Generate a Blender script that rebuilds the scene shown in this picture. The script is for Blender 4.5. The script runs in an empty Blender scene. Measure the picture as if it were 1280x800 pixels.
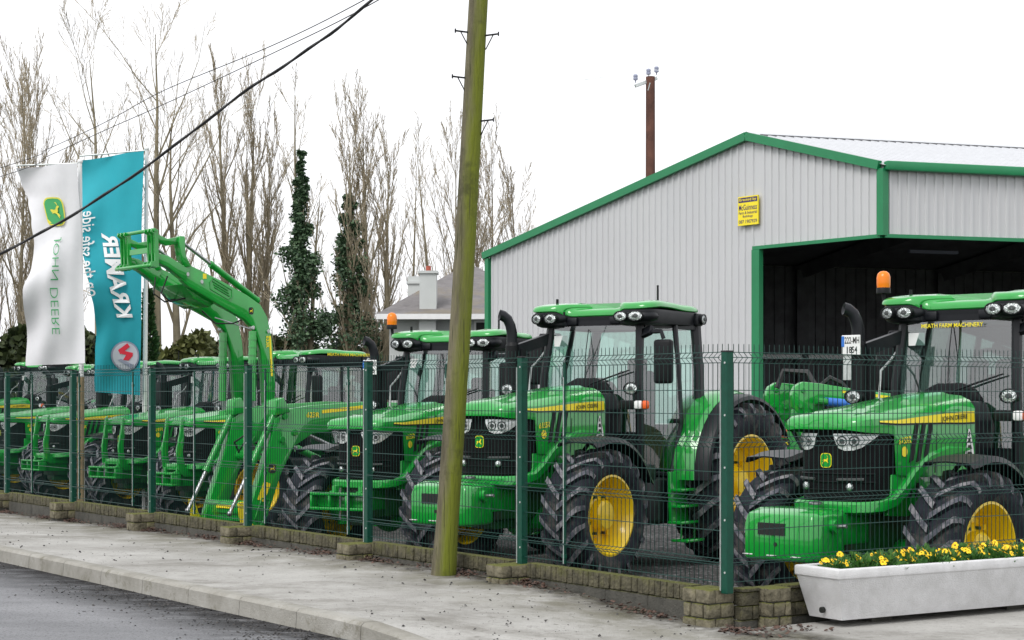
import bpy, bmesh, math, random
from mathutils import Vector, Matrix
R = math.radians
sc = bpy.context.scene
C = sc.collection
rnd = random.Random(7)

# ------------------------------------------------------------------ camera numbers (photo pixels are 1280 x 800)
F = 2200.0
CAMZ = 1.49
HY = 500.0
def at(u, v, Y):
    return Vector(((u - 640.0) * Y / F, Y, CAMZ + (HY - v) * Y / F))

# the boundary wall runs along D from the corner pier P0; N points to the road; E runs into the driveway
D = Vector((-0.5735, 0.8192, 0.0))
N = Vector((-0.8192, -0.5735, 0.0))
P0 = Vector((1.495, 12.41, 0.0))
UP = Vector((0, 0, 1))
def tn(t, n, z=0.0):
    return P0 + D * t + N * n + UP * z
def to_tn(X, Y):
    r = Vector((X, Y, 0)) - P0
    return r.dot(D), r.dot(N)
def lerp_tab(tab, t):
    if t <= tab[0][0]: return tab[0][1]
    for (a, za), (b, zb) in zip(tab, tab[1:]):
        if t <= b:
            f = (t - a) / (b - a); f = f * f * (3 - 2 * f)
            return za + (zb - za) * f
    return tab[-1][1]
def yard_z(t):
    return lerp_tab([(-2, -0.44), (1.5, -0.45), (6.3, -0.42), (9.5, -0.545), (17, -0.61), (21, -0.64), (40, -0.68)], t)
def yard_at(X, Y):
    return yard_z(to_tn(X, Y)[0])
def pav_z(t, n):
    w = lerp_tab([(-0.5, -0.115), (0, -0.117), (2.5, 0.0), (5, 0.005), (7.5, -0.015), (15, -0.08), (30, -0.10)], t)
    k = lerp_tab([(-0.6, -0.13), (1.2, -0.01), (30, -0.02)], t)
    f = min(1, max(0, n / 2.25))
    return w + (k - w) * f
def wall_top(t):
    return 0.153 + 0.0032 * t
def post_top(t):
    return 1.83 + 0.0032 * t

# ------------------------------------------------------------------ mesh builder
class MB:
    def __init__(s):
        s.v = []; s.f = []; s.m = []
    def add(s, vs, fs, mi=0):
        o = len(s.v)
        s.v.extend([tuple(v) for v in vs])
        for f in fs:
            s.f.append(tuple(i + o for i in f)); s.m.append(mi)
        return s
    def hexa(s, p, mi=0):           # 8 points: bottom 4 (ccw), top 4
        return s.add(p, [(3, 2, 1, 0), (4, 5, 6, 7), (0, 1, 5, 4), (1, 2, 6, 5), (2, 3, 7, 6), (3, 0, 4, 7)], mi)
    def box(s, c, d, ax=None, mi=0, taper=1.0):
        c = Vector(c); hx, hy, hz = d[0] / 2, d[1] / 2, d[2] / 2
        if ax is None: X, Y, Z = Vector((1, 0, 0)), Vector((0, 1, 0)), Vector((0, 0, 1))
        else: X, Y, Z = ax
        P = []
        for z in (-1, 1):
            k = 1.0 if z < 0 else taper
            for x, y in ((-1, -1), (1, -1), (1, 1), (-1, 1)):
                P.append(c + X * (x * hx * k) + Y * (y * hy * k) + Z * (z * hz))
        return s.hexa(P, mi)
    def bar(s, p, q, w, d, side=None, mi=0):   # rectangular bar from p to q, w along side, d across
        p, q = Vector(p), Vector(q)
        z = (q - p); L = z.length; z.normalize()
        if side is None: side = Vector((0, 1, 0)) if abs(z.y) < .9 else Vector((1, 0, 0))
        x = (Vector(side) - z * Vector(side).dot(z)).normalized(); y = z.cross(x)
        return s.box((p + q) / 2, (w, d, L), (x, y, z), mi)
    def tube(s, pts, r, n=8, mi=0, caps=True):
        pts = [Vector(p) for p in pts]
        if not isinstance(r, (list, tuple)): r = [r] * len(pts)
        T = []
        for i in range(len(pts)):
            a = pts[max(i - 1, 0)]; b = pts[min(i + 1, len(pts) - 1)]
            t = b - a
            T.append(t.normalized() if t.length > 1e-9 else Vector((0, 0, 1)))
        ref = Vector((0, 0, 1)) if abs(T[0].z) < .9 else Vector((1, 0, 0))
        u = (ref - T[0] * ref.dot(T[0])).normalized()
        vs = []
        for i, p in enumerate(pts):
            u = (u - T[i] * u.dot(T[i]))
            u = u.normalized() if u.length > 1e-6 else T[i].orthogonal().normalized()
            w = T[i].cross(u)
            for k in range(n):
                a = 2 * math.pi * k / n
                vs.append(p + (u * math.cos(a) + w * math.sin(a)) * r[i])
        fs = []
        for i in range(len(pts) - 1):
            for k in range(n):
                k2 = (k + 1) % n
                fs.append((i * n + k, i * n + k2, (i + 1) * n + k2, (i + 1) * n + k))
        if caps:
            fs.append(tuple(range(n - 1, -1, -1)))
            fs.append(tuple((len(pts) - 1) * n + k for k in range(n)))
        return s.add(vs, fs, mi)
    def lathe(s, prof, n=24, mi=0, o=(0, 0, 0), ax='Z', capa=False, capb=False):   # prof: (r, h)
        vs = []; o = Vector(o)
        for r, h in prof:
            for k in range(n):
                a = 2 * math.pi * k / n
                c, d = r * math.cos(a), r * math.sin(a)
                vs.append(o + (Vector((c, d, h)) if ax == 'Z' else Vector((c, h, d)) if ax == 'Y' else Vector((h, c, d))))
        fs = []
        for i in range(len(prof) - 1):
            for k in range(n):
                k2 = (k + 1) % n
                fs.append((i * n + k, i * n + k2, (i + 1) * n + k2, (i + 1) * n + k))
        if capa: fs.append(tuple(range(n - 1, -1, -1)))
        if capb: fs.append(tuple((len(prof) - 1) * n + k for k in range(n)))
        return s.add(vs, fs, mi)
    def prism(s, poly, fn, lo, hi, mi=0):       # fn(a, b, h) -> 3D
        n = len(poly)
        vs = [fn(a, b, lo) for a, b in poly] + [fn(a, b, hi) for a, b in poly]
        fs = [tuple(range(n - 1, -1, -1)), tuple(range(n, 2 * n))]
        for i in range(n):
            j = (i + 1) % n
            fs.append((i, j, n + j, n + i))
        return s.add(vs, fs, mi)
    def loft(s, rows, mi=0, closed=False, capa=False, capb=False):
        n = len(rows[0]); vs = [p for r in rows for p in r]; fs = []
        for i in range(len(rows) - 1):
            for k in range(n if closed else n - 1):
                k2 = (k + 1) % n
                fs.append((i * n + k, i * n + k2, (i + 1) * n + k2, (i + 1) * n + k))
        if capa: fs.append(tuple(range(n - 1, -1, -1)))
        if capb: fs.append(tuple((len(rows) - 1) * n + k for k in range(n)))
        return s.add(vs, fs, mi)
    def ball(s, c, r, n=12, m=8, mi=0):
        c = Vector(c)
        if not isinstance(r, (list, tuple)): r = (r, r, r)
        rows = []
        for i in range(m + 1):
            ph = math.pi * i / m - math.pi / 2
            rr = max(math.cos(ph), 1e-3)
            rows.append([c + Vector((r[0] * rr * math.cos(2 * math.pi * k / n), r[1] * rr * math.sin(2 * math.pi * k / n), r[2] * math.sin(ph))) for k in range(n)])
        return s.loft(rows, mi, True)
    def build(s, name, mats, parent=None, bevel=0.0, seg=2, smooth=35, solid=0.0):
        me = bpy.data.meshes.new(name)
        me.from_pydata(s.v, [], s.f)
        if not isinstance(mats, (list, tuple)): mats = [mats]
        for m in mats: me.materials.append(m)
        if len(mats) > 1: me.polygons.foreach_set('material_index', s.m)
        if bevel > 0 or solid:
            bm = bmesh.new(); bm.from_mesh(me)
            bmesh.ops.recalc_face_normals(bm, faces=bm.faces)
            if solid: bmesh.ops.solidify(bm, geom=bm.faces[:], thickness=solid)
            if bevel > 0:
                es = [e for e in bm.edges if len(e.link_faces) == 2 and e.calc_face_angle(0) > R(28)]
                bmesh.ops.bevel(bm, geom=es, offset=bevel, segments=seg, affect='EDGES', clamp_overlap=True, profile=0.5)
            bm.to_mesh(me); bm.free()
        if smooth:
            me.polygons.foreach_set('use_smooth', [True] * len(me.polygons))
            me.set_sharp_from_angle(angle=R(smooth))
        me.update()
        o = bpy.data.objects.new(name, me); C.objects.link(o)
        if parent is not None: o.parent = parent
        return o

def tag(o, label=None, cat=None, group=None, kind=None):
    if label: o['label'] = label
    if cat: o['category'] = cat
    if group: o['group'] = group
    if kind: o['kind'] = kind
    return o
def empty(name, loc=(0, 0, 0), rz=0.0, parent=None, scale=1.0):
    o = bpy.data.objects.new(name, None); C.objects.link(o)
    o.empty_display_size = 0.2
    o.location = loc; o.rotation_euler = (0, 0, rz); o.scale = (scale,) * 3
    if parent is not None: o.parent = parent
    return o
def copy_tree(o, parent=None):
    kids = [c for c in C.objects if c.parent == o]
    c = o.copy(); C.objects.link(c); c.parent = parent
    for k in kids: copy_tree(k, c)
    return c
def frame(o, X, Y, Z, loc):
    o.matrix_world = Matrix(((X[0], Y[0], Z[0], loc[0]), (X[1], Y[1], Z[1], loc[1]), (X[2], Y[2], Z[2], loc[2]), (0, 0, 0, 1)))

# ------------------------------------------------------------------ text as flat mesh
_tc = {}
def text2d(txt, offset=0.0, shear=0.0):
    key = (txt, offset, shear)
    if key in _tc: return _tc[key]
    cu = bpy.data.curves.new('lettering', 'FONT'); cu.body = txt; cu.offset = offset; cu.shear = shear
    cu.resolution_u = 3
    ob = bpy.data.objects.new('lettering', cu); C.objects.link(ob)
    bpy.context.view_layer.update()
    dg = bpy.context.evaluated_depsgraph_get()
    me = bpy.data.meshes.new_from_object(ob.evaluated_get(dg))
    vs = [(v.co.x, v.co.y) for v in me.vertices]; fs = [tuple(p.vertices) for p in me.polygons]
    bpy.data.objects.remove(ob); bpy.data.meshes.remove(me); bpy.data.curves.remove(cu)
    x0 = min(v[0] for v in vs); x1 = max(v[0] for v in vs); y0 = min(v[1] for v in vs); y1 = max(v[1] for v in vs)
    vs = [((x - x0) / (x1 - x0), (y - y0) / (y1 - y0)) for x, y in vs]
    _tc[key] = (vs, fs, (x1 - x0) / (y1 - y0))
    return _tc[key]
def put_text(mb, txt, fn, W=None, H=None, mi=0, offset=0.0, shear=0.0):
    vs, fs, asp = text2d(txt, offset, shear)
    if W is None: W = H * asp
    if H is None: H = W / asp
    mb.add([fn(x * W, y * H) for x, y in vs], fs, mi)
    return W

# ------------------------------------------------------------------ materials
def _n(nt, t, **k):
    n = nt.nodes.new(t)
    for a, b in k.items():
        if a in n.inputs: n.inputs[a].default_value = b
        else: setattr(n, a, b)
    return n
def mat(name, col, rough=0.5, metal=0.0, var=0.0, vscale=6.0, bump=0.0, bscale=40.0, coat=0.0, dirt=None, dirt_amt=0.0, dscale=3.0, spec=None):
    m = bpy.data.materials.new(name); m.use_nodes = True; nt = m.node_tree
    b = nt.nodes['Principled BSDF']
    b.inputs['Base Color'].default_value = (*col, 1); b.inputs['Roughness'].default_value = rough; b.inputs['Metallic'].default_value = metal
    if coat: b.inputs['Coat Weight'].default_value = coat; b.inputs['Coat Roughness'].default_value = 0.05; b.inputs['Coat IOR'].default_value = 1.7
    if spec is not None: b.inputs['Specular IOR Level'].default_value = spec
    tc = _n(nt, 'ShaderNodeTexCoord'); L = nt.links.new
    out = None
    if var:
        no = _n(nt, 'ShaderNodeTexNoise', Scale=vscale, Detail=6.0, Roughness=0.65); L(tc.outputs['Object'], no.inputs['Vector'])
        mx = _n(nt, 'ShaderNodeMix', data_type='RGBA', blend_type='MIX')
        mx.inputs[6].default_value = (*[c * (1 - var) for c in col], 1); mx.inputs[7].default_value = (*[min(1, c * (1 + var)) for c in col], 1)
        rp = _n(nt, 'ShaderNodeMapRange'); rp.inputs[1].default_value = .3; rp.inputs[2].default_value = .7
        L(no.outputs[0], rp.inputs[0]); L(rp.outputs[0], mx.inputs[0]); out = mx.outputs[2]
    if dirt is not None:
        n2 = _n(nt, 'ShaderNodeTexNoise', Scale=dscale, Detail=8.0, Roughness=0.7); L(tc.outputs['Object'], n2.inputs['Vector'])
        r2 = _n(nt, 'ShaderNodeMapRange'); r2.inputs[1].default_value = .62 - dirt_amt * .35; r2.inputs[2].default_value = .75 - dirt_amt * .2
        L(n2.outputs[0], r2.inputs[0])
        m2 = _n(nt, 'ShaderNodeMix', data_type='RGBA'); m2.inputs[7].default_value = (*dirt, 1)
        if out: L(out, m2.inputs[6])
        else: m2.inputs[6].default_value = (*col, 1)
        L(r2.outputs[0], m2.inputs[0]); out = m2.outputs[2]
    if out: L(out, b.inputs['Base Color'])
    if bump:
        n3 = _n(nt, 'ShaderNodeTexNoise', Scale=bscale, Detail=5.0); L(tc.outputs['Object'], n3.inputs['Vector'])
        bp = _n(nt, 'ShaderNodeBump', Strength=bump, Distance=0.02); L(n3.outputs[0], bp.inputs['Height']); L(bp.outputs[0], b.inputs['Normal'])
    return m
def glass(name, tint, gloss=0.12, rough=0.02):
    m = bpy.data.materials.new(name); m.use_nodes = True; nt = m.node_tree; nt.nodes.clear(); L = nt.links.new
    o = _n(nt, 'ShaderNodeOutputMaterial'); t = _n(nt, 'ShaderNodeBsdfTransparent'); t.inputs[0].default_value = (*tint, 1)
    g = _n(nt, 'ShaderNodeBsdfGlossy'); g.inputs['Roughness'].default_value = rough
    lw = _n(nt, 'ShaderNodeFresnel'); lw.inputs[0].default_value = 1.5
    ad = _n(nt, 'ShaderNodeMath', operation='ADD'); ad.inputs[1].default_value = gloss; ad.use_clamp = True
    mx = _n(nt, 'ShaderNodeMixShader'); L(lw.outputs[0], ad.inputs[0]); L(ad.outputs[0], mx.inputs[0]); L(t.outputs[0], mx.inputs[1]); L(g.outputs[0], mx.inputs[2])
    L(mx.outputs[0], o.inputs[0]); return m
def moss_mat(name, base, base2, moss, amt, scale=9.0, bump=0.5, bscale=60, rough=0.9, up=0.6, dirn=None, stretch=None):
    """stone, brick or timber with real moss: it grows on upward (or one-sided) faces, broken by noise"""
    m = bpy.data.materials.new(name); m.use_nodes = True; nt = m.node_tree; b = nt.nodes['Principled BSDF']; L = nt.links.new
    b.inputs['Roughness'].default_value = rough
    tc = _n(nt, 'ShaderNodeTexCoord'); ge = _n(nt, 'ShaderNodeNewGeometry')
    vec = tc.outputs['Object']
    if stretch:
        mp = _n(nt, 'ShaderNodeMapping'); mp.inputs['Scale'].default_value = stretch; L(vec, mp.inputs[0]); vec = mp.outputs[0]
    n1 = _n(nt, 'ShaderNodeTexNoise', Scale=scale, Detail=8.0, Roughness=.7); L(vec, n1.inputs['Vector'])
    r1 = _n(nt, 'ShaderNodeMapRange'); r1.inputs[1].default_value = .32; r1.inputs[2].default_value = .68; L(n1.outputs[0], r1.inputs[0])
    m1 = _n(nt, 'ShaderNodeMix', data_type='RGBA'); m1.inputs[6].default_value = (*base, 1); m1.inputs[7].default_value = (*base2, 1); L(r1.outputs[0], m1.inputs[0])
    d = _n(nt, 'ShaderNodeVectorMath', operation='DOT_PRODUCT'); d.inputs[1].default_value = dirn or (0, 0, 1); L(ge.outputs['Normal'], d.inputs[0])
    n2 = _n(nt, 'ShaderNodeTexNoise', Scale=scale * .55, Detail=8.0, Roughness=.75); L(vec, n2.inputs['Vector'])
    a1 = _n(nt, 'ShaderNodeMath', operation='MULTIPLY_ADD'); a1.inputs[1].default_value = up; L(d.outputs['Value'], a1.inputs[0]); L(n2.outputs[0], a1.inputs[2])
    r2 = _n(nt, 'ShaderNodeMapRange'); r2.inputs[1].default_value = .85 - amt; r2.inputs[2].default_value = 1.15 - amt; L(a1.outputs[0], r2.inputs[0])
    m2 = _n(nt, 'ShaderNodeMix', data_type='RGBA'); m2.inputs[7].default_value = (*moss, 1); L(m1.outputs[2], m2.inputs[6]); L(r2.outputs[0], m2.inputs[0])
    colr = m2.outputs[2]
    if stretch:      # long drying cracks in the timber
        mq = _n(nt, 'ShaderNodeMapping'); mq.inputs['Scale'].default_value = (1, 1, .035); L(tc.outputs['Object'], mq.inputs[0])
        n4 = _n(nt, 'ShaderNodeTexNoise', Scale=42.0, Detail=4.0, Roughness=.6); L(mq.outputs[0], n4.inputs['Vector'])
        r4 = _n(nt, 'ShaderNodeMapRange'); r4.inputs[1].default_value = .60; r4.inputs[2].default_value = .66; r4.inputs[4].default_value = .85; L(n4.outputs[0], r4.inputs[0])
        n5 = _n(nt, 'ShaderNodeTexNoise', Scale=2.6, Detail=8.0, Roughness=.7); L(tc.outputs['Object'], n5.inputs['Vector'])
        r5 = _n(nt, 'ShaderNodeMapRange'); r5.inputs[1].default_value = .54; r5.inputs[2].default_value = .66; r5.inputs[4].default_value = .7; L(n5.outputs[0], r5.inputs[0])
        mx5 = _n(nt, 'ShaderNodeMath', operation='MAXIMUM'); L(r4.outputs[0], mx5.inputs[0]); L(r5.outputs[0], mx5.inputs[1])
        m4 = _n(nt, 'ShaderNodeMix', data_type='RGBA'); m4.inputs[7].default_value = (.040, .042, .012, 1); L(colr, m4.inputs[6]); L(mx5.outputs[0], m4.inputs[0]); colr = m4.outputs[2]
    L(colr, b.inputs['Base Color'])
    n3 = _n(nt, 'ShaderNodeTexNoise', Scale=bscale, Detail=6.0); L(vec, n3.inputs['Vector'])
    bp = _n(nt, 'ShaderNodeBump', Strength=bump, Distance=0.02); L(n3.outputs[0], bp.inputs['Height']); L(bp.outputs[0], b.inputs['Normal'])
    return m
def leaf_mat(name, c1, c2, rough=0.6, scale=1.5, trans=0.25):
    m = mat(name, [(a + b) / 2 for a, b in zip(c1, c2)], rough)
    nt = m.node_tree; b = nt.nodes['Principled BSDF']; L = nt.links.new
    ge = _n(nt, 'ShaderNodeNewGeometry')
    mx = _n(nt, 'ShaderNodeMix', data_type='RGBA'); mx.inputs[6].default_value = (*c1, 1); mx.inputs[7].default_value = (*c2, 1)
    L(ge.outputs['Random Per Island'], mx.inputs[0]); L(mx.outputs[2], b.inputs['Base Color'])
    return m

G_ = (0.003, 0.30, 0.030)
M = dict(
    green=mat('tractor_green_paint', G_, 0.35, coat=0.85, var=0.10, vscale=2.2, spec=.25, bump=0.10, bscale=2.5, dirt=(0.018, 0.20, 0.035), dirt_amt=0.15, dscale=1.6),
    green2=mat('implement_green_paint', (0.004, 0.27, 0.030), 0.38, coat=0.4, spec=.25, var=0.12, vscale=5, dirt=(0.03, 0.10, 0.03), dirt_amt=0.2, dscale=4),
    chassis=mat('chassis_green_paint', (0.008, 0.09, 0.02), 0.5, var=0.3, vscale=8, dirt=(0.03, 0.03, 0.025), dirt_amt=0.6),
    yellow=mat('wheel_yellow_paint', (0.86, 0.60, 0.004), 0.35, coat=0.3, var=0.06),
    decal=mat('decal_yellow', (0.88, 0.72, 0.02), 0.4),
    black=mat('black_plastic', (0.007, 0.0075, 0.009), 0.5, var=0.3, vscale=10, spec=.22),
    pillar=mat('cab_black_paint', (0.008, 0.009, 0.012), 0.38, var=0.2, spec=.3),
    grille=mat('grille_black_mesh', (0.004, 0.004, 0.005), 0.55, bump=0.4, bscale=220, spec=.15),
    ink=mat('black_ink', (0.012, 0.014, 0.012), 0.6),
    tyre=mat('tyre_rubber', (0.016, 0.018, 0.026), 0.75, var=0.35, vscale=9, dirt=(0.095, 0.088, 0.08), dirt_amt=0.38, dscale=5, bump=0.15, bscale=90, spec=.2),
    lug=mat('tyre_lug_rubber', (0.075, 0.078, 0.095), 0.8, var=0.4, vscale=12, dirt=(0.26, 0.25, 0.26), dirt_amt=0.5, dscale=9, spec=.2),
    steel=mat('bare_steel', (0.36, 0.37, 0.38), 0.35, metal=0.9),
    white=mat('white_paint', (0.78, 0.78, 0.78), 0.45, var=0.04),
    lamp=mat('lamp_lens', (0.50, 0.53, 0.53), 0.15, metal=0.7, bump=0.8, bscale=55, var=.5, vscale=28),
    lampglass=mat('headlight_lens', (0.86, 0.89, 0.89), 0.14, metal=0.35, bump=0.5, bscale=40, var=.12, vscale=18),
    amber=mat('amber_lens', (0.82, 0.20, 0.002), 0.3, coat=0.2, spec=.3),
    orange=mat('indicator_orange', (0.80, 0.12, 0.02), 0.25),
    glass=glass('cab_glass', (0.66, 0.88, 0.81), 0.16),
    seat=mat('seat_fabric', (0.03, 0.032, 0.035), 0.9),
    inner=mat('cab_interior_plastic', (0.055, 0.06, 0.06), 0.7, var=0.2),
    blue=mat('blue_hose_cap', (0.03, 0.16, 0.55), 0.4),
    rubber=mat('black_rubber_hose', (0.015, 0.015, 0.016), 0.6),
    fence=mat('fence_green_coating', (0.002, 0.056, 0.034), 0.4, var=0.15, vscale=20, spec=.3),
    wire=mat('fence_wire_coating', (0.004, 0.034, 0.027), 0.45, var=0.3, vscale=30, spec=.3),
    galv=mat('galvanised_strip', (0.50, 0.53, 0.52), 0.45, metal=0.4, var=0.2, vscale=15),
    trim=mat('shed_green_trim', (0.010, 0.20, 0.075), 0.4, var=0.08, vscale=2),
    clad=mat('grey_cladding_steel', (0.535, 0.54, 0.55), 0.5, var=0.03, vscale=0.5, spec=.3),
    roofsheet=mat('roof_sheet_steel', (0.54, 0.55, 0.57), 0.45, var=0.05, spec=.3),
    lining=mat('shed_shade_lining', (0.105, 0.107, 0.115), 0.8, var=0.35, vscale=2),  # dark tone carries the shade of the shed interior
    brown=mat('creosoted_timber', (0.10, 0.042, 0.028), 0.85, var=0.4, vscale=3, bump=0.4),
    pink=mat('red_clay', (0.35, 0.08, 0.05), 0.8),
    render=mat('pale_wall_render', (0.52, 0.54, 0.53), 0.85, var=0.06, vscale=1.2, bump=0.2),
    slate=mat('grey_roof_tile', (0.16, 0.15, 0.15), 0.8, var=0.25, vscale=3, bump=0.5, bscale=12, dirt=(0.20, 0.17, 0.12), dirt_amt=0.4, dscale=0.8),
    flagwhite=mat('white_flag_cloth', (0.70, 0.70, 0.72), 0.8, var=0.03),
    flagteal=mat('teal_flag_cloth', (0.012, 0.33, 0.40), 0.75, var=0.06, vscale=1.5),
    flaggreen=mat('flag_print_green', (0.06, 0.36, 0.13), 0.8),
    flagyellow=mat('flag_print_yellow', (0.75, 0.68, 0.08), 0.8),
    flagred=mat('flag_print_red', (0.75, 0.03, 0.06), 0.8),
    flaggrey=mat('flag_print_grey', (0.30, 0.32, 0.42), 0.8),
    flagpale=mat('flag_print_pale', (0.55, 0.56, 0.63), 0.8),
    bark=mat('tree_bark', (0.22, 0.19, 0.125), 0.9, var=0.35, vscale=1.5),
    twig=mat('twig_bark', (0.36, 0.305, 0.215), 0.9, var=0.2, vscale=0.5),
    ivy=leaf_mat('ivy_leaf', (0.018, 0.050, 0.022), (0.075, 0.135, 0.060)),
    hedge=leaf_mat('hedge_leaf', (0.018, 0.030, 0.010), (0.055, 0.075, 0.022)),
    olive=leaf_mat('olive_hedge_leaf', (0.07, 0.085, 0.020), (0.12, 0.13, 0.035)),
    conifer=leaf_mat('conifer_needles', (0.012, 0.05, 0.014), (0.04, 0.11, 0.025)),
    pansyleaf=leaf_mat('pansy_leaf', (0.02, 0.09, 0.012), (0.07, 0.20, 0.03)),
    petal=leaf_mat('pansy_petal', (0.84, 0.46, 0.0), (0.92, 0.66, 0.01)),
    petaldark=mat('pansy_heart', (0.22, 0.06, 0.0), 0.7),
    soil=mat('dark_soil', (0.022, 0.016, 0.011), 0.95, var=0.4, vscale=30, bump=0.8),
    leaf_dead=leaf_mat('dead_leaf', (0.025, 0.014, 0.010), (0.11, 0.06, 0.042)),
    grit=leaf_mat('dark_grit', (0.012, 0.011, 0.011), (0.06, 0.055, 0.05)),
    gravel=leaf_mat('pale_gravel', (0.16, 0.15, 0.15), (0.42, 0.41, 0.42)),
    brickwall=moss_mat('mossy_wall_brick', (0.028, 0.026, 0.016), (0.13, 0.118, 0.072), (0.085, 0.090, 0.012), 0.32, scale=11, up=0.42, bump=.9, bscale=45),
    pier=moss_mat('rock_faced_brick', (0.055, 0.05, 0.03), (0.23, 0.205, 0.14), (0.10, 0.105, 0.014), 0.28, scale=10, up=0.5, bump=0.9, bscale=30),
    plinth=moss_mat('plinth_concrete', (0.04, 0.04, 0.034), (0.10, 0.095, 0.08), (0.10, 0.10, 0.03), 0.1, scale=5),
    planter=mat('planter_concrete', (0.50, 0.50, 0.49), 0.9, var=0.10, vscale=4, bump=0.25, bscale=90, dirt=(0.28, 0.28, 0.24), dirt_amt=0.12, dscale=7),
    pole=moss_mat('mossy_pole_timber', (0.060, 0.052, 0.030), (0.20, 0.18, 0.11), (0.135, 0.158, 0.010), 0.40, scale=9, up=0.30, bump=0.9, bscale=40, dirn=(0.86, -0.5, 0), stretch=(1, 1, .13)),
)
# ================================================================== TRACTORS  (x forward, y to the driver's left, z up; rear axle at x = 0)
FX = 2.77
NOSE = 3.54

def make_tyre(name, r, w, rim, nl, parent):
    mb = MB()
    hw = w / 2; sh = r - 0.045
    prof = [(rim - .015, -hw * .72), (rim + .02, -hw * .84), (rim + .35 * (sh - rim), -hw * 1.0), (rim + .7 * (sh - rim), -hw * 1.0), (sh - .035, -hw * .93), (sh, -hw * .70), (sh + .012, 0),
            (sh, hw * .70), (sh - .035, hw * .93), (rim + .7 * (sh - rim), hw * 1.0), (rim + .35 * (sh - rim), hw * 1.0), (rim + .02, hw * .84), (rim - .015, hw * .72)]
    mb.lathe(prof, 56, 0, ax='Y')
    # lathe 'Y': angle a from +x towards +z ; lugs
    lw = 0.030 * (r / .66) ** .5
    for sgn in (-1, 1):
        for i in range(nl):
            th0 = 2 * math.pi * (i + (0.5 if sgn > 0 else 0)) / nl
            # rotation forward: at the top the arrow head (centre) points forward; a decreases going forward
            path = []
            for k, (fy, dr, dth) in enumerate([(-.04, .046, 0), (.30, .048, .10), (.62, .044, .21), (.90, .030, .30), (1.02, -.03, .335), (1.03, -.085, .345)]):
                path.append((sgn * fy * hw, (sh + dr) if k < 4 else (sh + dr - .0), th0 + dth * .66 / r * 1.05))
            vs = []
            for k, (y, rr, th) in enumerate(path):
                half = lw / rr * (1.05 if k < 4 else .8)
                base = sh - .03 if k < 3 else rr - .055
                for (hh, q) in ((half * 1.35, base), (half, rr), (-half, rr), (-half * 1.35, base)):
                    a = th + hh
                    yy = y if q == rr else y * (1.0 if k < 4 else .94)
                    vs.append((q * math.cos(a), yy, q * math.sin(a)))
            fs = []; fm = []
            for k in range(len(path) - 1):
                for q in range(3):
                    a0 = k * 4 + q
                    f = (a0, a0 + 1, a0 + 5, a0 + 4)
                    fs.append(f); fm.append(1 if q == 1 else 0)
            o = len(mb.v); mb.v.extend(vs)
            for f, m_ in zip(fs, fm): mb.f.append(tuple(i_ + o for i_ in f)); mb.m.append(m_)
            e = [(0, 1, 2, 3), tuple(len(path) * 4 - 4 + q for q in (3, 2, 1, 0))]
            for f in e: mb.f.append(tuple(i_ + o for i_ in f)); mb.m.append(0)
    return mb.build(name, [M['tyre'], M['lug']], parent, smooth=40)

def make_rim(parent, rim, w, s, front):
    """s = +1: outer face towards +y"""
    mb = MB(); hw = w / 2
    if front:
        prof = [(rim + .012, -hw * .80), (rim - .03, -hw * .62), (rim - .05, 0), (rim - .03, hw * .60), (rim + .016, hw * .80), (rim + .02, hw * .84), (rim - .002, hw * .85), (rim - .045, hw * .56), (rim - .075, hw * .10), (rim - .10, -.01),
                (.235, -.02), (.22, .02), (.165, .05), (.155, .13), (.13, .155), (.0005, .16)]
        prof = [(r_, y_ * s) for r_, y_ in prof]
    else:
        prof = [(rim + .012, -hw * .80), (rim - .03, -hw * .66), (rim - .05, 0), (rim - .02, hw * .66), (rim + .018, hw * .80), (rim + .022, hw * .84), (rim - .002, hw * .85), (rim - .05, hw * .62), (rim - .07, hw * .30), (rim - .11, hw * .02),
                (.30, -.07), (.24, -.05), (.20, .02), (.15, .10), (.13, .15), (.0005, .155)]
        prof = [(r_, y_ * s) for r_, y_ in prof]
    mb.lathe(prof, 44, ax='Y')
    n = 8 if front else 10
    for i in range(n):
        a = 2 * math.pi * i / n
        rr = .262 if front else .345
        c = Vector((rr * math.cos(a), s * (.015 if front else -.03), rr * math.sin(a)))
        mb.box(c, (.05, .06, .05), mi=0)
    o = mb.build('rim', [M['yellow']], parent, smooth=30)
    b = MB()
    for i in range(n):
        a = 2 * math.pi * (i + .5) / n
        rr = .20 if front else .27
        c = Vector((rr * math.cos(a), s * (.045 if front else -.035), rr * math.sin(a)))
        b.box(c, (.028, .05, .028))
    b.build('wheel_bolts', M['chassis'], parent)
    return o

def grille_pt(t, z, off=0.0):
    a = t * math.pi / 2
    c, s_ = math.cos(a), math.sin(a)
    x = 2.93 + (.565 + off) * (abs(c) ** .62 if c > 1e-6 else 0)
    y = (.405 + off) * (1 if s_ > 0 else -1) * abs(s_) ** .62
    lean = .02 * (z - 1.05) / .6
    return Vector((x + lean - .05 * max(0, (1.25 - z)) , y, z))

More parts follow.
